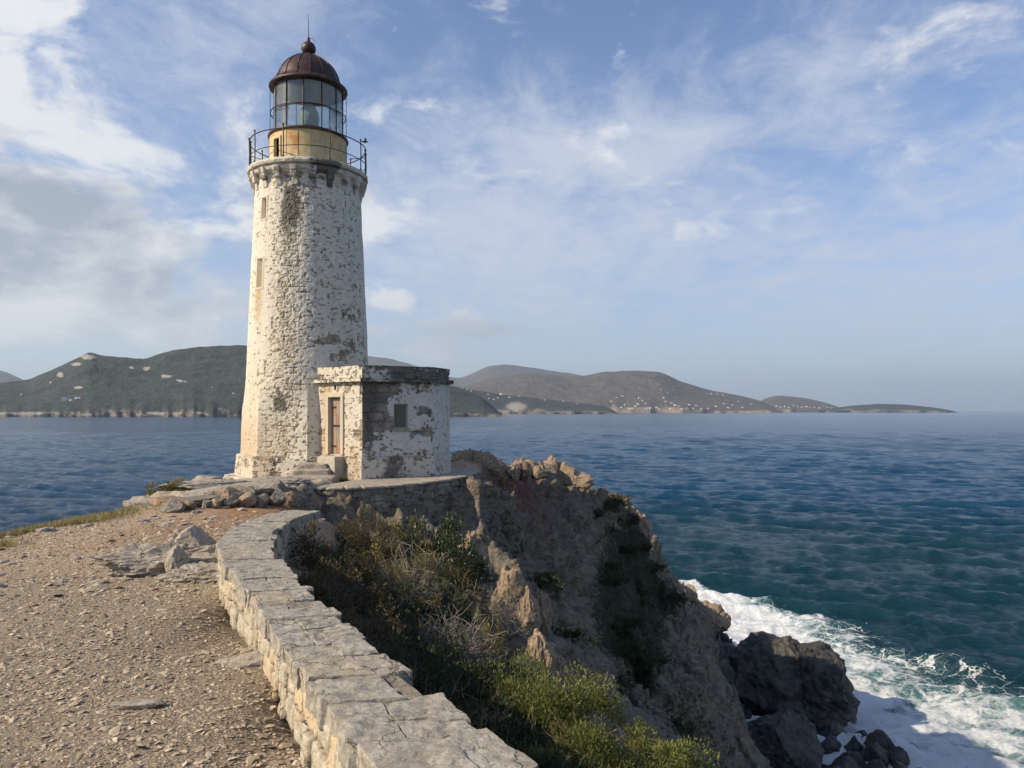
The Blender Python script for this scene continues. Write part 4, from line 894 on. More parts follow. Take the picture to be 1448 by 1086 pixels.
na = T.noise(ob, 1.2, 8, .65); nb = T.noise(ob, 6, 6, .65)
T.pbsdf(T.mix(T.ramp(na, .38, .68), (.016, .016, .017), T.mix(nb, (.035, .033, .031), (.11, .095, .075))), T.ramp(nb, .35, .65, .35, .8), T.bump(T.m('ADD', na, T.m('MULTIPLY', nb, .5)), .9, .14))

# the low wall along the drop
def resample(poly, n):
    d_ = np.concatenate([[0], np.cumsum(np.hypot(*np.diff(poly, axis=0).T))]); t = np.linspace(0, d_[-1], n)
    a = np.stack([np.interp(t, d_, poly[:, k]) for k in (0, 1)], 1)
    for _ in range(6): a[1:-1] = .25*a[:-2]+.5*a[1:-1]+.25*a[2:]
    return a
NW = 260; PL, PR = resample(WL, NW), resample(WR, NW); PC = (PL+PR)/2
cs = np.concatenate([[0], np.cumsum(np.hypot(*np.diff(PC, axis=0).T))]); WLEN = cs[-1]
def topz(y): return CZ+np.interp(y, [0, 8, 10, 12, 14], [-1.26, -1.29, -1.42, -1.55, -1.68])
def wpt(s, u, dz=0.0, off=0.0):
    l = np.array([np.interp(s, cs, PL[:, k]) for k in (0, 1)]); r = np.array([np.interp(s, cs, PR[:, k]) for k in (0, 1)])
    p_ = l+(r-l)*u; d_ = (r-l)/np.linalg.norm(r-l); p_ = p_+d_*off
    return np.array([p_[0], p_[1], topz(p_[1])+dz])
rs = np.random.RandomState(12)
lw = empty('low_stone_wall', (PC[60][0], PC[60][1], CZ-1.6), 'low grey drystone parapet wall with flat capping stones curving along the cliff path', 'wall')
caps = []; tones = []; s = 0.0; prev = [0.0, 0.0, 0.0]
while s < WLEN-.1:
    ln = rs.uniform(.15, .38)*(1.0 if s > 2 else 1.1)
    nxt = [min(s+ln+rs.uniform(-.07, .07), WLEN) for _ in range(3)]
    sp = rs.uniform(.32, .68); two = rs.rand() < .72
    zt = rs.uniform(-.012, .012)
    cols_ = [(0, sp, 0, 1), (sp, 1, 1, 2)] if two else [(0, 1, 0, 2)]
    for (u0, u1, a, b) in cols_:
        g = .002; lip0 = -rs.uniform(.0, .035) if u0 == 0 else g; lip1 = rs.uniform(-.03, .05) if u1 == 1 else -g
        tl = rs.uniform(-.006, .006, 4)+zt*.7+rs.uniform(-.007, .007); th = rs.uniform(.10, .14)
        if abs(np.interp((prev[2]+nxt[2])/2, cs, PR[:, 1])-3.62) < .16 and u1 == 1: tl = tl-.055; lip1 = -.17
        q = []
        for (uu, off) in ((u0, lip0), (u1, lip1)):
            for k in (0, 1):
                ss = (prev, nxt)[k][a if uu == u0 else b]+(g, -g)[k]
                q.append([wpt(ss, uu, -th, off), wpt(ss, uu, tl[len(q)], off)])
        c8 = [q[0][0], q[0][1], q[1][0], q[1][1], q[2][0], q[2][1], q[3][0], q[3][1]]
        V, Fq = hexa(c8, 14, 46, .015, 8, rs.randint(999)); V[:, 2] += .007*fbm(V[:, 0]*14, V[:, 1]*14, 0, 4, 4)-.010*sst(.25, .5, ridged(V[:, 0]*3.1, V[:, 1]*3.1, 0, 3, 15)-.42)
        w_ = .014*fbm(V[:, 0]*13, V[:, 1]*13, V[:, 2]*13, 3, 9); V[:, 0] += w_; V[:, 1] += .014*fbm(V[:, 0]*12, V[:, 1]*12, V[:, 2]*12, 3, 19)
        caps.append((V, Fq)); tones.append(np.full(len(V), rs.rand()*.75))
    prev = nxt; s += ln
V, Fq = join(caps); child('capping_stones', V, Fq, m_stone, lw, smooth=False, attrs=dict(tone=np.concatenate(tones)))
side = []; tones = []
for (uu, sgn, zb, ncourse) in ((0, -1, .42, 2), (1, 1, .75, 3)):
    for c_ in range(ncourse):
        s = rs.uniform(0, .1)
        while s < WLEN-.12:
            ln = rs.uniform(.09, .30); H = (zb-.11)/ncourse
            z1 = -.108-c_*H+rs.uniform(-.02, .02); z0 = z1-H+rs.uniform(-.01, .03)
            if rs.rand() < .18 and c_ == 0 and ncourse == 2: z0 -= H*.8
            o1 = rs.uniform(-.012, .022)
            c8 = []
            for off in ((-.012-o1 if sgn < 0 else .012+o1), sgn*-.16):
                for ss in (s+.006, s+ln-.006):
                    for zz in (z0, z1): c8.append(wpt(min(ss, WLEN), uu, zz+rs.uniform(-.012, .012), off+rs.uniform(-.008, .008)-(sgn*.01 if zz == z1 else 0)))
            V, Fq = hexa(c8, 8, 14, .024, 13, rs.randint(999)); side.append((V, Fq)); tones.append(np.full(len(V), rs.rand()**1.3)); s += ln
V, Fq = join(side); child('side_stones', V, Fq, m_side, lw, smooth=True, attrs=dict(tone=np.concatenate(tones)))
ss = np.linspace(.02, WLEN-.03, 200); V = []
for q in ss: V += [wpt(q, 0, -.9, .035), wpt(q, 0, -.05, .035), wpt(q, 0, -.012, .05), wpt(q, 1, -.012, -.06), wpt(q, 1, -.05, -.03), wpt(q, 1, -1.1, -.03)]
V = np.array(V); V[:, 2] += .006*vn(V[:, 0]*8, V[:, 1]*8, 0, 3); fq = grid_faces(200, 6)
k = 199*6
child('mortar_core', V, [fq, np.array([[k, k+1, k+2, k+3], [k, k+3, k+4, k+5]])], m_mortar, lw, smooth=False, attrs=dict(tone=np.full(len(V), .3)))

# terrace in front of the annex
tr_ = empty('stone_terrace', (-3.2, 20.2, LZ(-2.3)), 'raised stone paved terrace with rubble retaining wall around the outbuilding', 'terrace')
TP = resample(TERR, 240); tcs = np.concatenate([[0], np.cumsum(np.hypot(*np.diff(TP, axis=0).T))]); TL = tcs[-1]
tt = np.gradient(TP, axis=0); tt /= np.linalg.norm(tt, axis=1)[:, None]; tn = np.stack([tt[:, 1], -tt[:, 0]], 1)
def tpt(s, off, z):
    p_ = [np.interp(s, tcs, TP[:, k])+np.interp(s, tcs, tn[:, k])*off for k in (0, 1)]; return np.array([p_[0], p_[1], CZ+z])
tz = lambda s: np.interp(s, [0, TL*.6, TL], [-1.86, -1.83, -1.80])
blocks = []; tones = []
for c_ in range(4):
    s = 0.0
    while s < TL-.1:
        ln = rs.uniform(.14, .50); H = .19; z1 = tz(s)-.06-c_*H; 
        bot = np.interp(s, [0, 1.5, 3.5, TL], [-2.45, -2.6, -2.75, -2.6])
        if z1 > bot:
            z1 += .04*math.sin(s*5+c_); o1 = rs.uniform(-.02, .04)
            c8 = [tpt(min(s_, TL), off, zz) for off in (-.2, .02+o1) for s_ in (s+.005, s+ln-.005) for zz in (z1-H+.008, z1)]
            V, Fq = hexa([q_+rs.normal(size=3)*.016 for q_ in c8], 8, 8, .035, 7, rs.randint(999)); blocks.append((V, Fq)); tones.append(np.full(len(V), rs.rand()*.8))
        s += ln
V, Fq = join(blocks); child('retaining_wall', V, Fq, m_darkstone, tr_, smooth=True, attrs=dict(tone=np.concatenate(tones)))
blocks = []; tones = []; s = 0
while s < TL-.1:                                   # edge slabs
    ln = rs.uniform(.3, .62); c8 = [tpt(min(s_, TL), off, zz+rs.uniform(-.006, .006)) for off in (-.5, .06+rs.uniform(-.02, .02)) for s_ in (s+.006, s+ln-.006) for zz in (tz(s)-.065, tz(s))]
    V, Fq = hexa(c8, 5, 14, .014, 9, rs.randint(999)); blocks.append((V, Fq)); tones.append(np.full(len(V), rs.rand()*.7)); s += ln
V, Fq = join(blocks); child('edge_slabs', V, Fq, m_greyrock, tr_, smooth=True, attrs=dict(tone=np.concatenate(tones)))
q = np.linspace(.02, TL-.02, 90); A0 = np.array([tpt(s_, -.03, tz(s_)-.018) for s_ in q]); cen = np.array([-3.6, 22.6, CZ-1.845])
A1 = A0*.35+cen*.65; Ab = A0.copy(); Ab[:, 2] -= 1.1
V = np.concatenate([Ab, A0, A1, A1*0+cen]); n = 90; i = np.arange(n-1)
child('paving', V, [np.stack([i+k*n, i+1+k*n, i+1+(k+1)*n, i+(k+1)*n], 1) for k in range(3)][0:3], m_greyrock, tr_, attrs=dict(tone=np.full(len(V), .4)))

# steps up to the door and the plinth
st_ = empty('stone_steps', (-5.3, 20.6, LZ(-2.0)), 'worn stone steps rising to the lighthouse plinth beside the narrow door', 'steps')
for k, (x0, x1, y0, y1, z1) in enumerate([(-6.1, -4.75, 20.3, 22.0, -1.74), (-6.0, -4.95, 20.95, 22.1, -1.60), (-5.9, -5.05, 21.35, 22.1, -1.46)]):
    c8 = [np.array([x+.25*(y-21)*-.6, y, CZ+z]) for x in (x0, x1) for y in (y0, y1) for z in (z1-.45, z1)]
    V, Fq = hexa(c8, 14, 40, .05, 5, 70+k); child('tread', V, Fq, m_greyrock, st_, smooth=True, attrs=dict(tone=np.full(len(V), .3+.1*k)))

# ------------------------------------------------------------------ loose rocks (each a thing)
def crag(name, x, y, env, seed, label, material, z=None, sink=.22, tone=.3, group=None):
    rs_ = np.random.RandomState(seed); L_ = []
    for k in range(9):
        f = .75 if k == 0 else rs_.uniform(.28, .6); ox, oy = (0, 0) if k == 0 else rs_.uniform(-.75, .75, 2)
        hh = env[2]*(rs_.uniform(.55, 1.05) if k else .85)*(1-.35*abs(ox))
        V, Fq = rock((env[0]*f, env[1]*f, hh), seed*7+k, 4, 11, .13, 2.6, rot=rs_.rand()*3, taper=rs_.uniform(.0, .14), lean=rs_.uniform(-.3, .3))
        L_.append((V+np.array([ox*env[0], oy*env[1], env[2]*(1-2*sink)-(env[2]-hh)]), Fq))
    V, Fq = join(L_); zz = float(height(x, y)) if z is None else CZ+z
    V = V+.05*env[2]*fbm(V[:, 0]*7, V[:, 1]*7, V[:, 2]*7, 3, seed)[:, None]*np.array([1, .5, 1.]); loc = (x, y, zz)
    o = mesh_obj(name, V+np.array(loc), Fq, material, smooth=False, attrs=dict(tone=np.clip(tone+.3*vn(V[:, 0]*2, V[:, 1]*2, V[:, 2]*2, seed), 0, 1)), loc=loc)
    return tag(o, label, 'rock', group)
def put_rock(name, x, y, size, seed, label, cat='rock', group=None, material=m_greyrock, sub=4, sink=.3, rot=0.0, z=None, planes=12, rough=.10, fr=2.0, smooth=False, tone=.4, tilt=0.0, taper=0.0, lean=0.0):
    V, Fq = rock(size, seed, sub, planes, rough, fr, rot=rot, taper=taper, lean=lean)
    if tilt: c, q = math.cos(tilt), math.sin(tilt); V = np.stack([V[:, 0]*c+V[:, 2]*q, V[:, 1], -V[:, 0]*q+V[:, 2]*c], 1)
    zz = float(height(x, y)) if z is None else CZ+z
    V = V+np.array([x, y, zz+size[2]*(1-2*sink)]); loc = (x, y, zz)
    o = mesh_obj(name, V, Fq, material, smooth=smooth, attrs=dict(tone=np.clip(tone+.3*vn(V[:, 0]*2, V[:, 1]*2, V[:, 2]*2, seed), 0, 1)), loc=loc)
    return tag(o, label, cat, group)
put_rock('boulder', -3.68, 9.0, (.19, .17, .19), 6, 'pointed tan boulder, the largest loose stone on the gravel left of the low wall', 'boulder', sub=5, planes=9, rough=.05, sink=.18, rot=.5)
put_rock('rock_outcrop', -3.55, 7.95, (.66, .26, .20), 14, 'long pale bedrock outcrop sloping out of the gravel below the pointed boulder', 'rock', sub=5, planes=12, rough=.22, fr=2.6, sink=.30, rot=.38)
put_rock('rock_outcrop', -3.32, 7.75, (.12, .11, .17), 22, 'small upright dark sided stone standing on the pale outcrop near the wall', 'rock', sub=4, planes=7, rough=.06, sink=.2, rot=.9)
put_rock('rock_outcrop', -2.98, 7.55, (.38, .26, .10), 25, 'low pale outcrop touching the bend of the low wall', 'rock', sub=5, planes=12, rough=.2, fr=2.6, sink=.3, rot=.2)
put_rock('flat_rock', -1.72, 5.02, (.20, .12, .055), 33, 'flat pale rock half buried in gravel beside the middle of the low wall', 'rock', sub=4, sink=.35, rough=.08, rot=.2)
put_rock('flat_rock', -2.02, 4.15, (.13, .055, .03), 36, 'thin buff stone lying flat in the open gravel at lower left', 'rock', sub=4, sink=.3, rough=.08)
put_rock('flat_rock', -7.75, 16.4, (.5, .35, .16), 38, 'flat pale rock on the skyline left of the bedrock ledge', 'rock', sub=4, sink=.4, rough=.14)
put_rock('stone_block', -8.75, 22.2, (.42, .3, .22), 39, 'squared pale block at the outer corner of the lighthouse base step', 'stone block', sub=4, sink=.3, planes=7, rough=.06)
for k, (x, y, a, b, h, lb) in enumerate([(-7.0,15.9,.75,.4,.10,'long flat slab at the outer left end of the bedrock ledge'),(-6.3,16.5,.8,.45,.12,'broad flat slab in the middle of the bedrock ledge'),(-5.6,17.3,.7,.45,.13,'tilted flat slab on the ledge above the rubble bank'),
        (-6.9,17.6,.9,.5,.12,'wide pale slab sloping up toward the lighthouse base step'),(-5.9,18.6,.8,.6,.13,'pale slab lying just below the worn steps')]):
    put_rock('flat_rock', x, y, (a, b, h), 501+k, lb, 'rock', sub=5, planes=9, rough=.12, fr=1.8, sink=.30, rot=.35, tone=.35)
# rubble along the foot of the ledge
rs = np.random.RandomState(77)
RUB = [(-6.45,14.75,.26,.15),(-6.2,14.95,.14,.10),(-6.0,15.2,.12,.09),(-5.85,15.3,.16,.12),(-5.65,15.55,.17,.14),(-5.45,15.8,.24,.16),(-5.2,16.0,.20,.15),(-5.28,16.45,.18,.13),(-5.0,16.5,.22,.17),(-4.85,16.9,.20,.17),(-4.75,17.3,.22,.19),(-4.95,17.5,.2,.17),(-4.7,17.8,.20,.18),(-4.65,18.25,.20,.17),(-5.55,16.2,.22,.2),(-5.75,15.9,.25,.17),(-5.1,17.0,.25,.22),(-6.75,15.2,.34,.12),(-6.3,15.55,.4,.11),(-5.9,16.35,.4,.12),(-4.88,18.05,.22,.2),(-5.0,17.3,.2,.2)]
for k, (x, y, r, h) in enumerate(RUB):
    put_rock('rubble_stone', x, y, (r*rs.uniform(.85, 1.15), r*.8, h), 100+k, 'weathered grey rubble stone in the loose bank below the lighthouse ledge', 'stone', 'rubble stones in the bank below the lighthouse ledge',
             material=m_rock if k % 2 else m_darkstone, planes=10, rough=.07, sink=.12 if k < 15 else .0, rot=rs.rand()*3, tone=rs.rand()*.6)
for k in range(9):
    c = rs.rand(); x = -6.9+2.2*c+rs.normal()*.12; y = 14.3+3.0*c-.25*rs.rand()
    put_rock('rubble_stone', x, y, (.07, .06, .05), 150+k, 'small pale cobble fallen on the path in front of the rubble bank', 'stone', 'cobbles fallen in front of the rubble bank', sub=2, planes=10, rough=.06, sink=.2, tone=rs.rand()*.5)
# pinnacles and crags standing out of the slope
PIN = [(-1.15,16.2,.62,.5,.75,'tan eroded crag beside the dark leafy bush under the terrace corner'),(-.80,15.2,.30,.28,.62,'slim pale crag just below the crag at the terrace corner'),
       (.02,12.3,.36,.30,.72,'jagged pale pinnacle behind the grey brown shrub in mid slope'),(.34,12.6,.26,.22,.48,'short jagged tooth right of the pale mid slope pinnacle'),
       (.44,10.6,.28,.24,.46,'blocky ochre crag standing alone above the bright green bushes'),(.68,11.0,.2,.2,.20,'small dark crag right of the blocky ochre one')]
for k, (x, y, a, b, h, lb) in enumerate(PIN):
    crag('crag', x, y, (a, b, h*.9), 201+k, lb, m_rock, tone=.25)
CR = [(620+40,648,26.5,.9,.6,.45,'rust brown crag on the skyline just behind the outbuilding terrace'),(700,664,28,.9,.6,.40,'low tan crag on the ridge skyline right of the outbuilding'),(742,662,29,.8,.6,.42,'pale crag on the ridge skyline left of the big sunlit one'),
      (775,668,30.5,1.1,.8,.62,'largest sunlit tan crag on the ridge skyline'),(806,686,31.5,.75,.7,.65,'sunlit tan crag on the right shoulder of the largest ridge crag'),(836,703,33,.95,.7,.45,'rounded sunlit ochre crag halfway along the ridge'),
      (868,712,34.5,.8,.7,.65,'pointed ochre crag at the last bend of the ridge'),(893,735,36,.7,.7,.7,'dark crag where the ridge starts to fall to the sea'),(955,838,44,1.0,.9,.9,'grey crag low on the falling ridge above the surf'),(1003,866,51,1.1,1.1,1.0,'brown topped crag at the foot of the ridge by the foam')]
for k, (px, py, y, a, b, h, lb) in enumerate(CR):
    p_ = P(px, py, y); crag('crag', p_[0], y, (a*1.1, b, h), 231+k, lb, m_rock, z=p_[2]-CZ, sink=.56)
# sea rocks
def sea_rock(x, y, size, seed, lb, sub=5, group=None, rough=.12, planes=11, rot=0.0, sink=.22, tilt=0.0, taper=.3, lean=0.0):
    return put_rock('sea_rock', x, y, size, seed, lb, 'rock', group, m_wet, sub, sink, rot, -17.7, planes, rough, 1.9, tilt=tilt, taper=taper, lean=lean)
sea_rock(15.7, 45.6, (3.4, 2.8, 3.0), 411, 'tall black sea rock with a jagged top, the largest standing in the foam', rough=.13, sink=.26, planes=15, taper=.06, lean=-.10)
sea_rock(17.5, 44.6, (2.3, 2.2, 2.3), 418, 'brown edged black rock shouldering the right side of the tallest sea rock', rough=.12, sink=.25, planes=15, rot=1.1, taper=.1, lean=-.15)
sea_rock(14.0, 41.2, (2.3, 2.0, 1.1), 423, 'broad dark wet rock shelf between the cliff foot and the tallest sea rock', rough=.13, sink=.25, rot=.4)
sea_rock(13.4, 38.0, (3.0, 2.2, 1.6), 327, 'low wet black shelf at the foot of the cliff at the bottom edge', rough=.13, sink=.25)
rs = np.random.RandomState(5)
SR = [(17.3,41.6,.9,.6,'flat black rock just right of the shelf, farthest of the small surf rocks'),(18.4,41.0,.75,.5,None),(17.8,40.2,.7,.55,None),(18.9,39.9,.8,.75,None),(18.3,38.9,.9,.7,None),(17.2,38.7,.8,.5,None),(19.3,38.6,.6,.7,None),(16.6,40.3,.9,.5,None),(16.2,37.7,1.2,.7,None),(18.9,37.4,.7,.5,None),(17.6,37.0,1.0,.6,None),(15.4,36.6,1.2,.7,None),(19.8,37.6,.45,.3,None),(16.5,42.6,.5,.3,None)]
for k, (x, y, r, h, lb) in enumerate(SR):
    sea_rock(x, y, (r, r*.8, h), 340+k, lb or 'small black surf rock awash in foam at the foot of the cliff', 4, None if lb else 'small black rocks awash at the cliff foot', rot=rs.rand()*3, sink=.3)

# gravel: tens of thousands of flat chips, nobody could count them
rs = np.random.RandomState(9)
N = 85000
yy_ = 1.9+11.5*rs.rand(N)**1.7; xx_ = -yy_*.72-.4+rs.rand(N)*(yy_*.72+1.2)
keep = (xx_ < np.interp(yy_, WL[:, 1], WL[:, 0])-.02) & (xx_ > -8.0); xx_, yy_ = xx_[keep], yy_[keep]
clump = .5+.5*vn(xx_*1.6, yy_*1.6, 0, 5); kp = rs.rand(len(xx_)) < .35+.65*clump; xx_, yy_ = xx_[kp], yy_[kp]; n = len(xx_)
oc = np.array([[1, 0, 0], [.3, .9, .1], [-.8, .5, 0], [-.7, -.6, .1], [.4, -.9, 0], [.1, .1, .55], [-.1, 0, -.5]])
of = np.array([[0, 1, 5], [1, 2, 5], [2, 3, 5], [3, 4, 5], [4, 0, 5]])
sz = .0045*np.exp(rs.normal(size=n)*.50)*(1+.10*yy_)*np.where(rs.rand(n) < .015, 1.9, 1)
th = rs.rand(n)*6.28; c, q = np.cos(th), np.sin(th); el_ = rs.uniform(.45, 1.0, n); flat = rs.uniform(.3, .9, n)
loc = oc[None]+rs.normal(size=(n, 7, 3))*.16
tx = loc[..., 0]*sz[:, None]*1.5; ty = loc[..., 1]*(sz*el_)[:, None]*1.5; tz_ = loc[..., 2]*(sz*flat)[:, None]*1.3+tx*rs.normal(size=(n, 1))*.25
V = np.stack([tx*c[:, None]-ty*q[:, None]+xx_[:, None], tx*q[:, None]+ty*c[:, None]+yy_[:, None], tz_+height(xx_, yy_)[:, None]+(sz*.15)[:, None]], -1).reshape(-1, 3)
Fq = (of[None]+np.arange(n)[:, None, None]*7).reshape(-1, 3)
m_grav, T = mat('gravel_chips'); v = T.attr('tone')
c_ = T.mix(T.ramp(v, 0, .5, smooth=False), (.17, .13, .09), (.39, .31, .215)); c_ = T.mix(T.ramp(v, .5, 1, smooth=False), c_, (.57, .49, .38))
T.pbsdf(c_, .9)
g = mesh_obj('gravel', V, Fq, m_grav, attrs=dict(tone=np.repeat(rs.beta(2, 2.2, n), 7)))
tag(g, 'scattered pale stone chips covering the open ground beside the wall', 'gravel', kind='stuff')
# bigger flat stones half sunk in the earth near the grassy edge: one mass of scree
rs = np.random.RandomState(19); n = 900
yy_ = rs.uniform(7, 15.5, n); xx_ = rs.uniform(-8.2, -3.5, n); kk = (rs.rand(n) < sst(-.2, .5, vn(xx_*.8, yy_*.8, 0, 3))*.8+.15) & (xx_ < np.interp(yy_, WL[:, 1], WL[:, 0])-.1); xx_, yy_ = xx_[kk], yy_[kk]
bl = []; tn_ = []
for x, y, z in zip(xx_, yy_, height(xx_, yy_)):
    r = .022*math.exp(rs.normal()*.55); V, Fq = rock((r*1.6, r, r*.55), rs.randint(9999), 1 if r < .03 else 2, 8, .05, rot=rs.rand()*3); bl.append((V+(x, y, z+r*.1), Fq)); tn_.append(np.full(len(V), rs.rand()*.8))
V, Fq = join(bl); g = mesh_obj('scree', V, Fq, m_greyrock, attrs=dict(tone=np.concatenate(tn_)))
tag(g, 'small half buried flat stones strewn over the bare earth', 'scree', kind='stuff')
# ================================================================== VEGETATION
def leaf_mat(name, cols_, rough=.7, trans=.25):
    m_, T = mat(name); v = T.attr('tone'); h_ = T.attr('tip')
    c = T.mix(T.ramp(v, 0, .6, smooth=False), cols_[0], cols_[1]); c = T.mix(T.ramp(v, .6, 1, smooth=False), c, cols_[2])
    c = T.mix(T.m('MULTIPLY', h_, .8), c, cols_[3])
    b = T.node('ShaderNodeBsdfPrincipled', {'Base Color': c, 'Roughness': rough}); t = T.node('ShaderNodeBsdfTranslucent', {'Color': c})
    x = T.node('ShaderNodeMixShader', {0: trans, 1: b.outputs[0], 2: t.outputs[0]}); o_ = T.node('ShaderNodeOutputMaterial'); T.l.new(x.outputs[0], o_.inputs[0]); return m_
m_twig, T = mat('grey_twigs'); T.pbsdf(T.mix(T.attr('tone'), (.13, .105, .085), (.36, .33, .29)), .9)
m_btwig, T = mat('brown_twigs'); T.pbsdf(T.mix(T.attr('tone'), (.07, .045, .03), (.22, .15, .09)), .9)
LM = dict(
 heath=leaf_mat('rusty_heath_leaves', [(.036, .032, .014), (.085, .064, .026), (.145, .108, .042), (.21, .145, .05)]),
 dark=leaf_mat('dark_glossy_leaves', [(.010, .020, .008), (.022, .040, .014), (.045, .070, .022), (.10, .12, .035)], .35, .12),
 yellow=leaf_mat('olive_gold_leaves', [(.075, .068, .024), (.17, .145, .042), (.28, .235, .075), (.38, .31, .09)]),
 green=leaf_mat('bright_scrub_leaves', [(.050, .062, .012), (.10, .125, .026), (.19, .205, .050), (.33, .32, .095)]),
 deep=leaf_mat('deep_green_scrub', [(.012, .020, .008), (.028, .042, .014), (.055, .070, .024), (.09, .10, .032)]),
 grey=leaf_mat('grey_green_leaves', [(.085, .085, .06), (.17, .165, .115), (.26, .245, .17), (.32, .28, .18)]))
def leaf_quads(C, Dr, ln, wd, rs):
    n = len(C); t = rs.normal(size=(n, 3)); s_ = np.cross(Dr, t); s_ /= np.linalg.norm(s_, axis=1)[:, None]+1e-9
    a = C; b = C+Dr*(ln*.5)[:, None]+s_*(wd*.5)[:, None]; c = C+Dr*ln[:, None]; d_ = C+Dr*(ln*.5)[:, None]-s_*(wd*.5)[:, None]
    return np.stack([a, b, c, d_], 1).reshape(-1, 3), np.arange(4*n).reshape(-1, 4)
def twigs(R3, rs, n, length, rad0, curl=.25):
    """n bent three sided twigs rising from the base and ending inside the crown; returns geometry + tips"""
    Vs, Fs, tips = [], [], []
    for k in range(n):
        a = rs.rand()*6.28; e = rs.uniform(.25, 1.35); d_ = np.array([math.cos(a)*math.cos(e), math.sin(a)*math.cos(e), math.sin(e)])
        L = length*rs.uniform(.6, 1.05); m_ = 5; p_ = np.array([math.cos(a)*.1, math.sin(a)*.1, 0])*R3[0]; pts = [p_]
        for i in range(m_):
            d_ = d_+rs.normal(size=3)*curl; d_ /= np.linalg.norm(d_); p_ = p_+d_*L/m_*np.array(R3)/max(R3); pts.append(p_)
            if i >= 1 and rs.rand() < .75:
                dd = d_+rs.normal(size=3)*.7; dd /= np.linalg.norm(dd); q_ = [p_, p_+dd*L*.16, p_+(dd+rs.normal(size=3)*.3)*L*.30]
                V, Fq = tube(q_, [rad0*.5, rad0*.35, rad0*.15], 3, cap=False); Vs.append((V, Fq)); tips.append(q_[2])
        V, Fq = tube(pts, np.linspace(rad0, rad0*.3, m_+1), 3, cap=False); Vs.append((V, Fq)); tips.append(pts[-1])
    V, Fq = join(Vs); return V, Fq, np.array(tips)
PROTO = {}
def shrub_mesh(kind, seed, R3, nleaf, leaf, ntw, clumps=26, fill=.55, tm=None, tall=0.0):
    rs = np.random.RandomState(seed)
    tv, tf, tips = twigs(R3, rs, ntw, max(R3)*(.98 if ntw >= 60 else .80), (.006 if ntw >= 60 else .004)+.003*max(R3))
    # leaf sprays gathered in clumps through the upper shell of the crown
    d_ = rs.normal(size=(clumps, 3)); d_[:, 2] = np.abs(d_[:, 2])*.9-.12; d_ /= np.linalg.norm(d_, axis=1)[:, None]
    cc_ = d_*rs.uniform(.45, .95, (clumps, 1)); cr = rs.uniform(.14, .34, clumps); ct = rs.rand(clumps)
    i = rs.randint(0, clumps, nleaf); o_ = rs.normal(size=(nleaf, 3)); o_ /= np.linalg.norm(o_, axis=1)[:, None]; o_ *= (rs.rand(nleaf, 1)**.45)*cr[i][:, None]
    C = (cc_[i]+o_)*np.array(R3); C[:, 2] = np.maximum(C[:, 2], -.05*R3[2])+.04*R3[2]
    Dr = o_/cr[i][:, None]*.8+d_[i]*.5+np.array([0, 0, .55+tall])+rs.normal(size=(nleaf, 3))*.55; Dr /= np.linalg.norm(Dr, axis=1)[:, None]
    ln = leaf*np.exp(rs.normal(size=nleaf)*.32); V, Fq = leaf_quads(C, Dr, ln, ln*rs.uniform(.22, .42, nleaf), rs)
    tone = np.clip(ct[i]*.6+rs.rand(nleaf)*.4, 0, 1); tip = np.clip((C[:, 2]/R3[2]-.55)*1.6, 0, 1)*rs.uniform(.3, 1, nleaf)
    return (tv, tf, rs.rand(len(tv))), (V, Fq, np.repeat(tone, 4), np.repeat(tip, 4)), tips
def shrub(kind, x, y, R3, label, seed=1, nleaf=3000, leaf=.035, ntw=26, group=None, cat='shrub', tm=None, z=None, clumps=26, tall=0.0, sinkz=.08):
    zz = float(height(x, y)) if z is None else CZ+z
    root = empty('shrub', (x, y, zz-sinkz), label, cat, group)
    (tv, tf, tt_), (V, Fq, tn1, tp1), tips = shrub_mesh(kind, seed, R3, nleaf, leaf, ntw, clumps, tall=tall)
    mesh_obj('twigs', tv, tf, tm or m_btwig, root, attrs=dict(tone=tt_))
    if nleaf > 0: mesh_obj('foliage', V, Fq, LM[kind], root, attrs=dict(tone=tn1, tip=tp1))
    return root
# between the wall and the slope
shrub('heath', -2.45, 10.2, (.60, .60, .85), 'rusty brown heath bush against the inner bend of the low wall', 1, 9000, .030, 30)
shrub('heath', -1.95, 8.6, (.55, .60, .62), 'dark brown heath bush in the wall shadow below the rusty one', 2, 8000, .030, 30)
shrub('heath', -2.6, 13.8, (.80, .55, .78), 'brown heath bush at the foot of the terrace wall, left of the dark leafy bush', 3, 9000, .034, 36)
shrub('yellow', -2.0, 14.9, (.45, .4, .95), 'low yellow green bush peeping above the brown heath under the terrace', 4, 2600, .04, 20)
shrub('dark', -1.35, 13.8, (.95, .65, 1.25), 'large dark glossy leaved bush beneath the terrace wall', 5, 17000, .050, 30)
shrub('dark', -1.0, 12.9, (.60, .5, .75), 'dark leafy bush in shade below the large glossy one', 6, 4200, .048, 24)
shrub('yellow', -1.42, 10.5, (.58, .48, .82), 'dome shaped bush with golden olive top and bare grey twigs below', 7, 8500, .026, 90, tm=m_twig, z=-2.5)
shrub('yellow', -1.95, 11.3, (.36, .34, .62), 'small olive bush left of the golden topped dome', 8, 3200, .028, 24)
shrub('deep', -1.75, 9.4, (.62, .6, .50), 'deep green scrub bush in front of the golden topped dome', 9, 5000, .034, 26)
shrub('deep', -1.15, 8.1, (.60, .55, .50), 'deep green scrub bush in the darkest part of the hollow', 10, 5000, .034, 26)
shrub('heath', -1.35, 7.2, (.42, .45, .48), 'low brown bush close to the wall at its middle stretch', 11, 3400, .030, 24)
shrub('grey', -.60, 8.7, (.52, .45, .68), 'bare tangled grey twig bush with hardly any leaves in the middle of the slope', 12, 260, .022, 130, tm=m_twig)
shrub('grey', -.12, 11.5, (.38, .28, .78), 'grey brown shrub growing in front of the jagged pale pinnacle', 13, 4200, .026, 60, tm=m_twig)
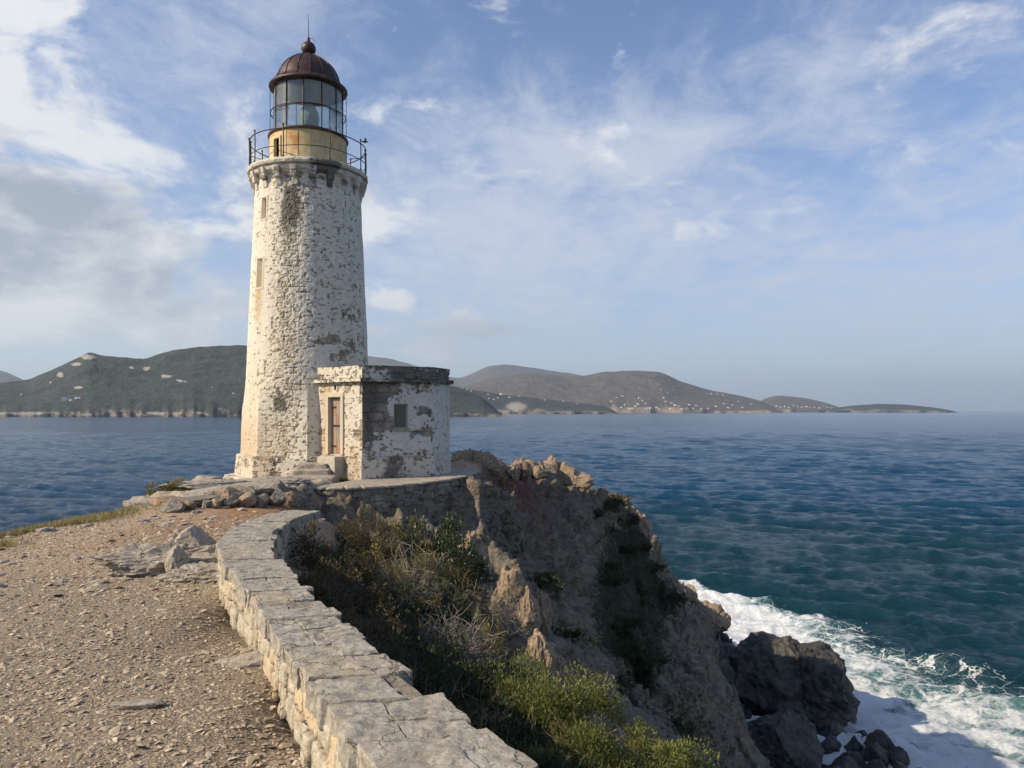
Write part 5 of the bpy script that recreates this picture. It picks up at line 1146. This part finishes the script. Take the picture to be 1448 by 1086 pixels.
shrub('yellow', -.20, 8.7, (.20, .18, .34), 'small rounded brown topped bush right of the bare twig bush', 14, 1900, .020, 24, tm=m_twig, z=-2.62)
shrub('green', -.20, 7.9, (.28, .28, .32), 'bright green bush directly below the small rounded brown topped one', 15, 2600, .032, 22)
shrub('deep', -.90, 6.2, (.55, .5, .48), 'deep green low scrub hugging the wall above the notch', 16, 5200, .030, 26)
shrub('deep', -.40, 6.9, (.50, .5, .40), 'deep green scrub in the wall shadow left of the sunlit bushes', 17, 4600, .030, 24)
shrub('deep', -.25, 5.2, (.48, .45, .40), 'dark green scrub just beyond the broken notch in the wall', 18, 4600, .028, 24)
shrub('green', .10, 6.7, (.46, .42, .50), 'sunlit yellow green bush at the upper left of the bright group', 19, 14000, .024, 36, tall=.15)
shrub('green', .50, 6.1, (.52, .46, .60), 'sunlit yellow green bush in the centre of the bright group', 20, 17000, .024, 42, tall=.15)
shrub('green', .98, 5.9, (.50, .42, .58), 'sunlit yellow green bush at the right end of the bright group', 21, 15000, .024, 40, tall=.15)
shrub('green', .45, 5.0, (.50, .44, .50), 'bright green bush nearest the camera beside the end of the wall', 22, 17000, .022, 40, tall=.15)
shrub('green', .90, 4.9, (.48, .42, .50), 'bright green bush at the bottom edge of the photo', 23, 14000, .022, 36, tall=.15)
shrub('deep', .10, 4.3, (.46, .4, .36), 'shaded green bush tight against the near end of the wall', 24, 5000, .028, 24)
shrub('grey', 1.45, 5.9, (.22, .22, .16), 'dry wispy tuft right of the bright bushes at the bottom edge', 25, 500, .05, 40, tm=m_twig, tall=1.2)
# green strip in the gully below the ridge
rs = np.random.RandomState(33)
for k in range(26):
    y = rs.uniform(16, 33); x = np.interp(y, [12,16,22,30,36], [1.8,2.4,3.3,4.8,7.4])-.6+rs.normal()*.75
    shrub('deep', x, y, (rs.uniform(.5, .95), rs.uniform(.5, .9), rs.uniform(.25, .45)), 'low dark green scrub bush in the shaded gully below the ridge', 50+k, 1700, .085, 10, 'dark scrub bushes in the gully below the ridge', sinkz=.12)
# left edge
shrub('yellow', -7.6, 17.2, (.52, .4, .34), 'olive bush on the skyline left of the lighthouse ledge', 41, 3000, .05, 24)
shrub('deep', -7.9, 12.9, (.40, .35, .26), 'small dark green bush standing in the dry grass strip', 42, 2200, .045, 20)
shrub('yellow', -8.1, 20.2, (.3, .25, .16), 'tiny yellowish tuft below the pale squared block', 43, 900, .04, 12)
shrub('grey', -7.25, 19.6, (.45, .25, .16), 'grey green tuft at the lighthouse base step', 44, 1200, .04, 12)
shrub('green', -3.0, 7.35, (.16, .12, .10), 'small green weed tuft at the foot of the bend in the wall', 45, 900, .03, 12)
shrub('green', -4.55, 20.9, (.16, .12, .12), 'pale green weed growing at the foot of the doorstep', 46, 500, .05, 10, z=-1.84)
# grass blades: dry strip on the left edge, sparse on the slope
def blades(name, xs_, ys_, ln, material, label, seed, lean=.35, wd=.012):
    rs = np.random.RandomState(seed); n = len(xs_); C = np.stack([xs_, ys_, height(xs_, ys_)-.01], 1)
    Dr = rs.normal(size=(n, 3))*lean+np.array([.1, 0, 1]); Dr /= np.linalg.norm(Dr, axis=1)[:, None]; L = ln*rs.uniform(.5, 1.4, n)
    V, Fq = leaf_quads(C, Dr, L, np.full(n, wd)*rs.uniform(.6, 1.3, n), rs)
    cl = .5+.5*vn(xs_*2.5, ys_*2.5, 0, seed)
    o_ = mesh_obj(name, V, Fq, material, attrs=dict(tone=np.repeat(np.clip(cl*.7+rs.rand(n)*.3, 0, 1), 4), tip=np.repeat(rs.rand(n)*.6, 4)))
    return tag(o_, label, name.replace('_', ' '), kind='stuff')
m_under = leaf_mat('shadow_dark_undergrowth', [(.008, .012, .005), (.018, .024, .009), (.035, .040, .016), (.05, .05, .02)])  # leaf colours taken near black to paint the shadow among the bushes
m_dry = leaf_mat('dry_grass_blades', [(.13, .115, .040), (.26, .22, .085), (.40, .34, .16), (.50, .43, .22)], .8, .3)
rs = np.random.RandomState(3); n = 42000
y = rs.uniform(8.8, 16.5, n); x = np.interp(y, [8, 11, 14, 16.5], [-7.7, -7.5, -7.75, -7.9])+rs.normal(size=n)*np.interp(y, [8, 12, 16.5], [.55, .38, .22])
k = rs.rand(n) < sst(-.45, .25, vn(x*1.3, y*.9, 0, 8)); blades('grass', x[k], y[k], .12, m_dry, 'dry yellow green grass strip along the left cliff edge', 2)
n = 45000; y = 3.2+15*rs.rand(n)**1.3; x = np.interp(y, WR[:, 1], WR[:, 0])+.1+rs.rand(n)**1.2*np.interp(y, [3, 6, 10, 14, 18], [1.9, 2.4, 2.7, 2.9, 3.0])
k = rs.rand(n) < sst(-.3, .35, vn(x*1.2, y*1.2, 0, 18)); blades('undergrowth', x[k], y[k], .07, m_under, 'low undergrowth coloured dark as shadow, filling the ground between the bushes', 5, .6, .020)
n = 3000; y = 4+13*rs.rand(n); x = np.interp(y, WR[:, 1], WR[:, 0])+.2+rs.rand(n)*np.interp(y, [3, 6, 10, 14, 18], [1.9, 2.6, 3.2, 3.4, 3.6])
k = rs.rand(n) < sst(0, .4, vn(x*1.1, y*1.1, 0, 28)); blades('dry_stalks', x[k], y[k], .20, m_dry, 'thin straw coloured stalks scattered among the bushes', 6, .45, .007)

# ================================================================== FAR HOUSES
m_wh, T = mat('white_house_wall'); T.pbsdf((.60, .585, .56), .8)
m_roofh, T = mat('tile_roof'); T.pbsdf((.42, .25, .17), .9)
m_winh, T = mat('far_window'); T.pbsdf((.06, .07, .08), .4)
def house_mesh(seed):
    rs = np.random.RandomState(seed); w_, d_, h_ = 12, 9, 5.5
    V, Fq = join([box(0, 0, h_/2-2, w_, d_, h_+4), box(w_*.62, .8, h_*.3-2, w_*.5, d_*.7, h_*.6+4), box(-w_*.1, 0, h_+1.2, w_*.5, d_*.8, 2.6)])
    me = mesh_obj('house', V, Fq, m_wh); return me
hp = house_mesh(1); hm = hp.data; bpy.data.objects.remove(hp)
roofV = np.array([[-6.4, -4.9, 5.4], [6.4, -4.9, 5.4], [6.4, 4.9, 5.4], [-6.4, 4.9, 5.4], [-6.0, 0, 7.4], [6.0, 0, 7.4]])
def on_hill(key, px, py):
    p_, s_, Xh, Yh, Zh = HILLS[key]; i = int(np.argmin(np.abs(p_-px))); yv = 581-(Zh[:, i]-CZ)*F/Yh[:, i]
    n = int(np.argmin(s_ < 1)) or len(s_); j = 2+int(np.argmin(np.abs(yv[2:n]-py))); return Xh[j, i], Yh[j, i], Zh[j, i]
rs = np.random.RandomState(8)
def houses(key, spots, label, group, sc=1.0):
    for (px, py, q) in spots:
        x, y, z = on_hill(key, px, py); o_ = bpy.data.objects.new('house', hm); col.objects.link(o_)
        o_.location = (x, y, z); o_.rotation_euler = (0, 0, rs.uniform(-.5, .5)); s_ = sc*q; o_.scale = (s_, s_*.9, s_*.8); tag(o_, label, 'house', group)
houses('left', [(92,566,1.6)], 'largest white house low on the left green hillside', None)
houses('left', [(66,563,.6),(73,567,.4),(108,563,.7),(113,563,.5),(31,559,.4),(72,541,.6),(100,566,.6)], 'small white house scattered low on the left green hillside', 'white houses low on the left green hillside')
houses('left', [(252,537,.7),(257,540,.9),(263,540,.6),(330,556,.5),(300,548,.5)], 'small white house high on the green hillside just left of the lighthouse', 'white houses high on the green hillside left of the lighthouse')
houses('point', [(655,548,.9),(660,551,.9),(667,553,.7),(690,558,.7),(693,564,1.1),(699,565,.9),(704,563,.8),(709,558,1.3),(713,557,.8),(720,562,.8),(735,560,.6),(770,566,.7),(796,566,.7),(817,571,.6)], 'white house among trees on the near wooded promontory right of the outbuilding', 'white houses on the near wooded promontory')
sp = [(905,563,1.2),(908,567,1),(885,573,1),(878,577,.9),(898,575,1.1),(902,572,1.2),(914,571,1),(921,578,1.3),(928,577,1.2),(932,578,1.1),(939,563,1),(942,568,1.2),(950,570,1.1),(955,573,1.3),(960,575,1),(972,578,1),(975,573,1),(981,578,1.1),(1000,557,.9),(1006,557,1),(1015,558,1),(1023,559,1),(895,579,1.1),(890,579,1),(868,574,.9),(865,568,.8),(935,551,.7),(945,556,.7),(1012,575,1),(1024,571,1.1),(1036,573,1),(1044,568,1),(985,574,1),(1030,577,1.2),(1003,578,1.1),(993,579,1),(965,579,1.2),(948,579,1),(880,560,.8),(873,562,.8),(915,579,1.2),(1055,570,.9),(1062,572,.9),(1050,577,1.1)]
houses('middle', sp, 'distant white house of the coastal town below the brown hills', 'white houses of the distant town below the brown hills', 1.35)
houses('behind', [(px, rs.uniform(572, 579), rs.uniform(.8, 1.3)) for px in range(1092, 1190, 6)], 'faint white house on the shore of the farthest low hill', 'faint white houses on the farthest low shore', 1.5)

# ================================================================== BIRD by the gallery
m_bird, T = mat('dark_feathers'); T.pbsdf(T.mix(T.noise(T.obj(), 20, 3, .5), (.05, .045, .04), (.16, .15, .14)), .8)
bx_, by_, bz_ = P(516, 201, 24.2)
U, Fq = ICO[4]; Vb = []
t = U[:, 0]; prof_b = np.interp(t, [-1, -.6, 0, .5, .72, .86, 1], [.15, .5, 1.0, .72, .55, .5, .05])
V = np.stack([t*.17, U[:, 1]*.055*prof_b/np.maximum(np.hypot(U[:, 1], U[:, 2]), .25)*np.minimum(1, 1.2), U[:, 2]*.055*prof_b/np.maximum(np.hypot(U[:, 1], U[:, 2]), .25)], 1)
V[:, 2] += np.interp(t, [-1, 0, 1], [.02, 0, .05])
def wing(sg):
    W = []
    for i, (q, up, ch, sw_) in enumerate([(0.03, 0, .10, 0), (.10, .06, .11, .01), (.18, .10, .09, -.01), (.26, .09, .05, -.05), (.32, .07, .01, -.09)]):
        for (cx, th_) in ((.5, .0), (.0, .010), (-.5, 0), (.0, -.004)): W.append([sw_+cx*ch, sg*q, up+.02+th_])
    f_ = []
    for i in range(4):
        for j in range(4): f_.append([i*4+j, i*4+(j+1) % 4, (i+1)*4+(j+1) % 4, (i+1)*4+j])
    return np.array(W), np.array(f_)
tail = (np.array([[-.14, -.02, .01], [-.14, .02, .01], [-.24, .045, .015], [-.24, -.045, .015], [-.14, 0, .025], [-.24, 0, .022]]), np.array([[0, 3, 5, 4], [4, 5, 2, 1], [0, 1, 2, 3]]))
VB, FB = join([(V, Fq), wing(1), wing(-1), tail, (np.array([[.155, .012, .05], [.155, -.012, .05], [.155, 0, .065], [.195, 0, .048]]), np.array([[0, 1, 3], [1, 2, 3], [2, 0, 3]]))])
c, q = math.cos(.4), math.sin(.4); VB = np.stack([VB[:, 0]*c-VB[:, 1]*q, VB[:, 0]*q+VB[:, 1]*c, VB[:, 2]], 1)*.62
b_ = mesh_obj('bird', VB+np.array([bx_, by_, bz_]), FB, m_bird, smooth=True, loc=(bx_, by_, bz_)); tag(b_, 'small dark bird flying beside the right end of the lighthouse railing', 'bird')

# ================================================================== HAZE
hzm = bpy.data.materials.new('sea_haze'); hzm.use_nodes = True; T = NT(hzm.node_tree)
pv = T.node('ShaderNodeVolumePrincipled', {'Color': (.62, .80, 1.0, 1), 'Density': 3.6e-5, 'Anisotropy': .25})
oo = T.node('ShaderNodeOutputMaterial'); T.l.new(pv.outputs[0], oo.inputs['Volume'])
V, Fq = box(0, 0, 0, 70000, 70000, 1); V[:, 2] = np.where(V[:, 2] > 0, 1250, -22)
hz_o = mesh_obj('haze', V, Fq, hzm); tag(hz_o, kind='stuff'); tag(hz_o, 'thin sea haze over the whole bay', 'haze')
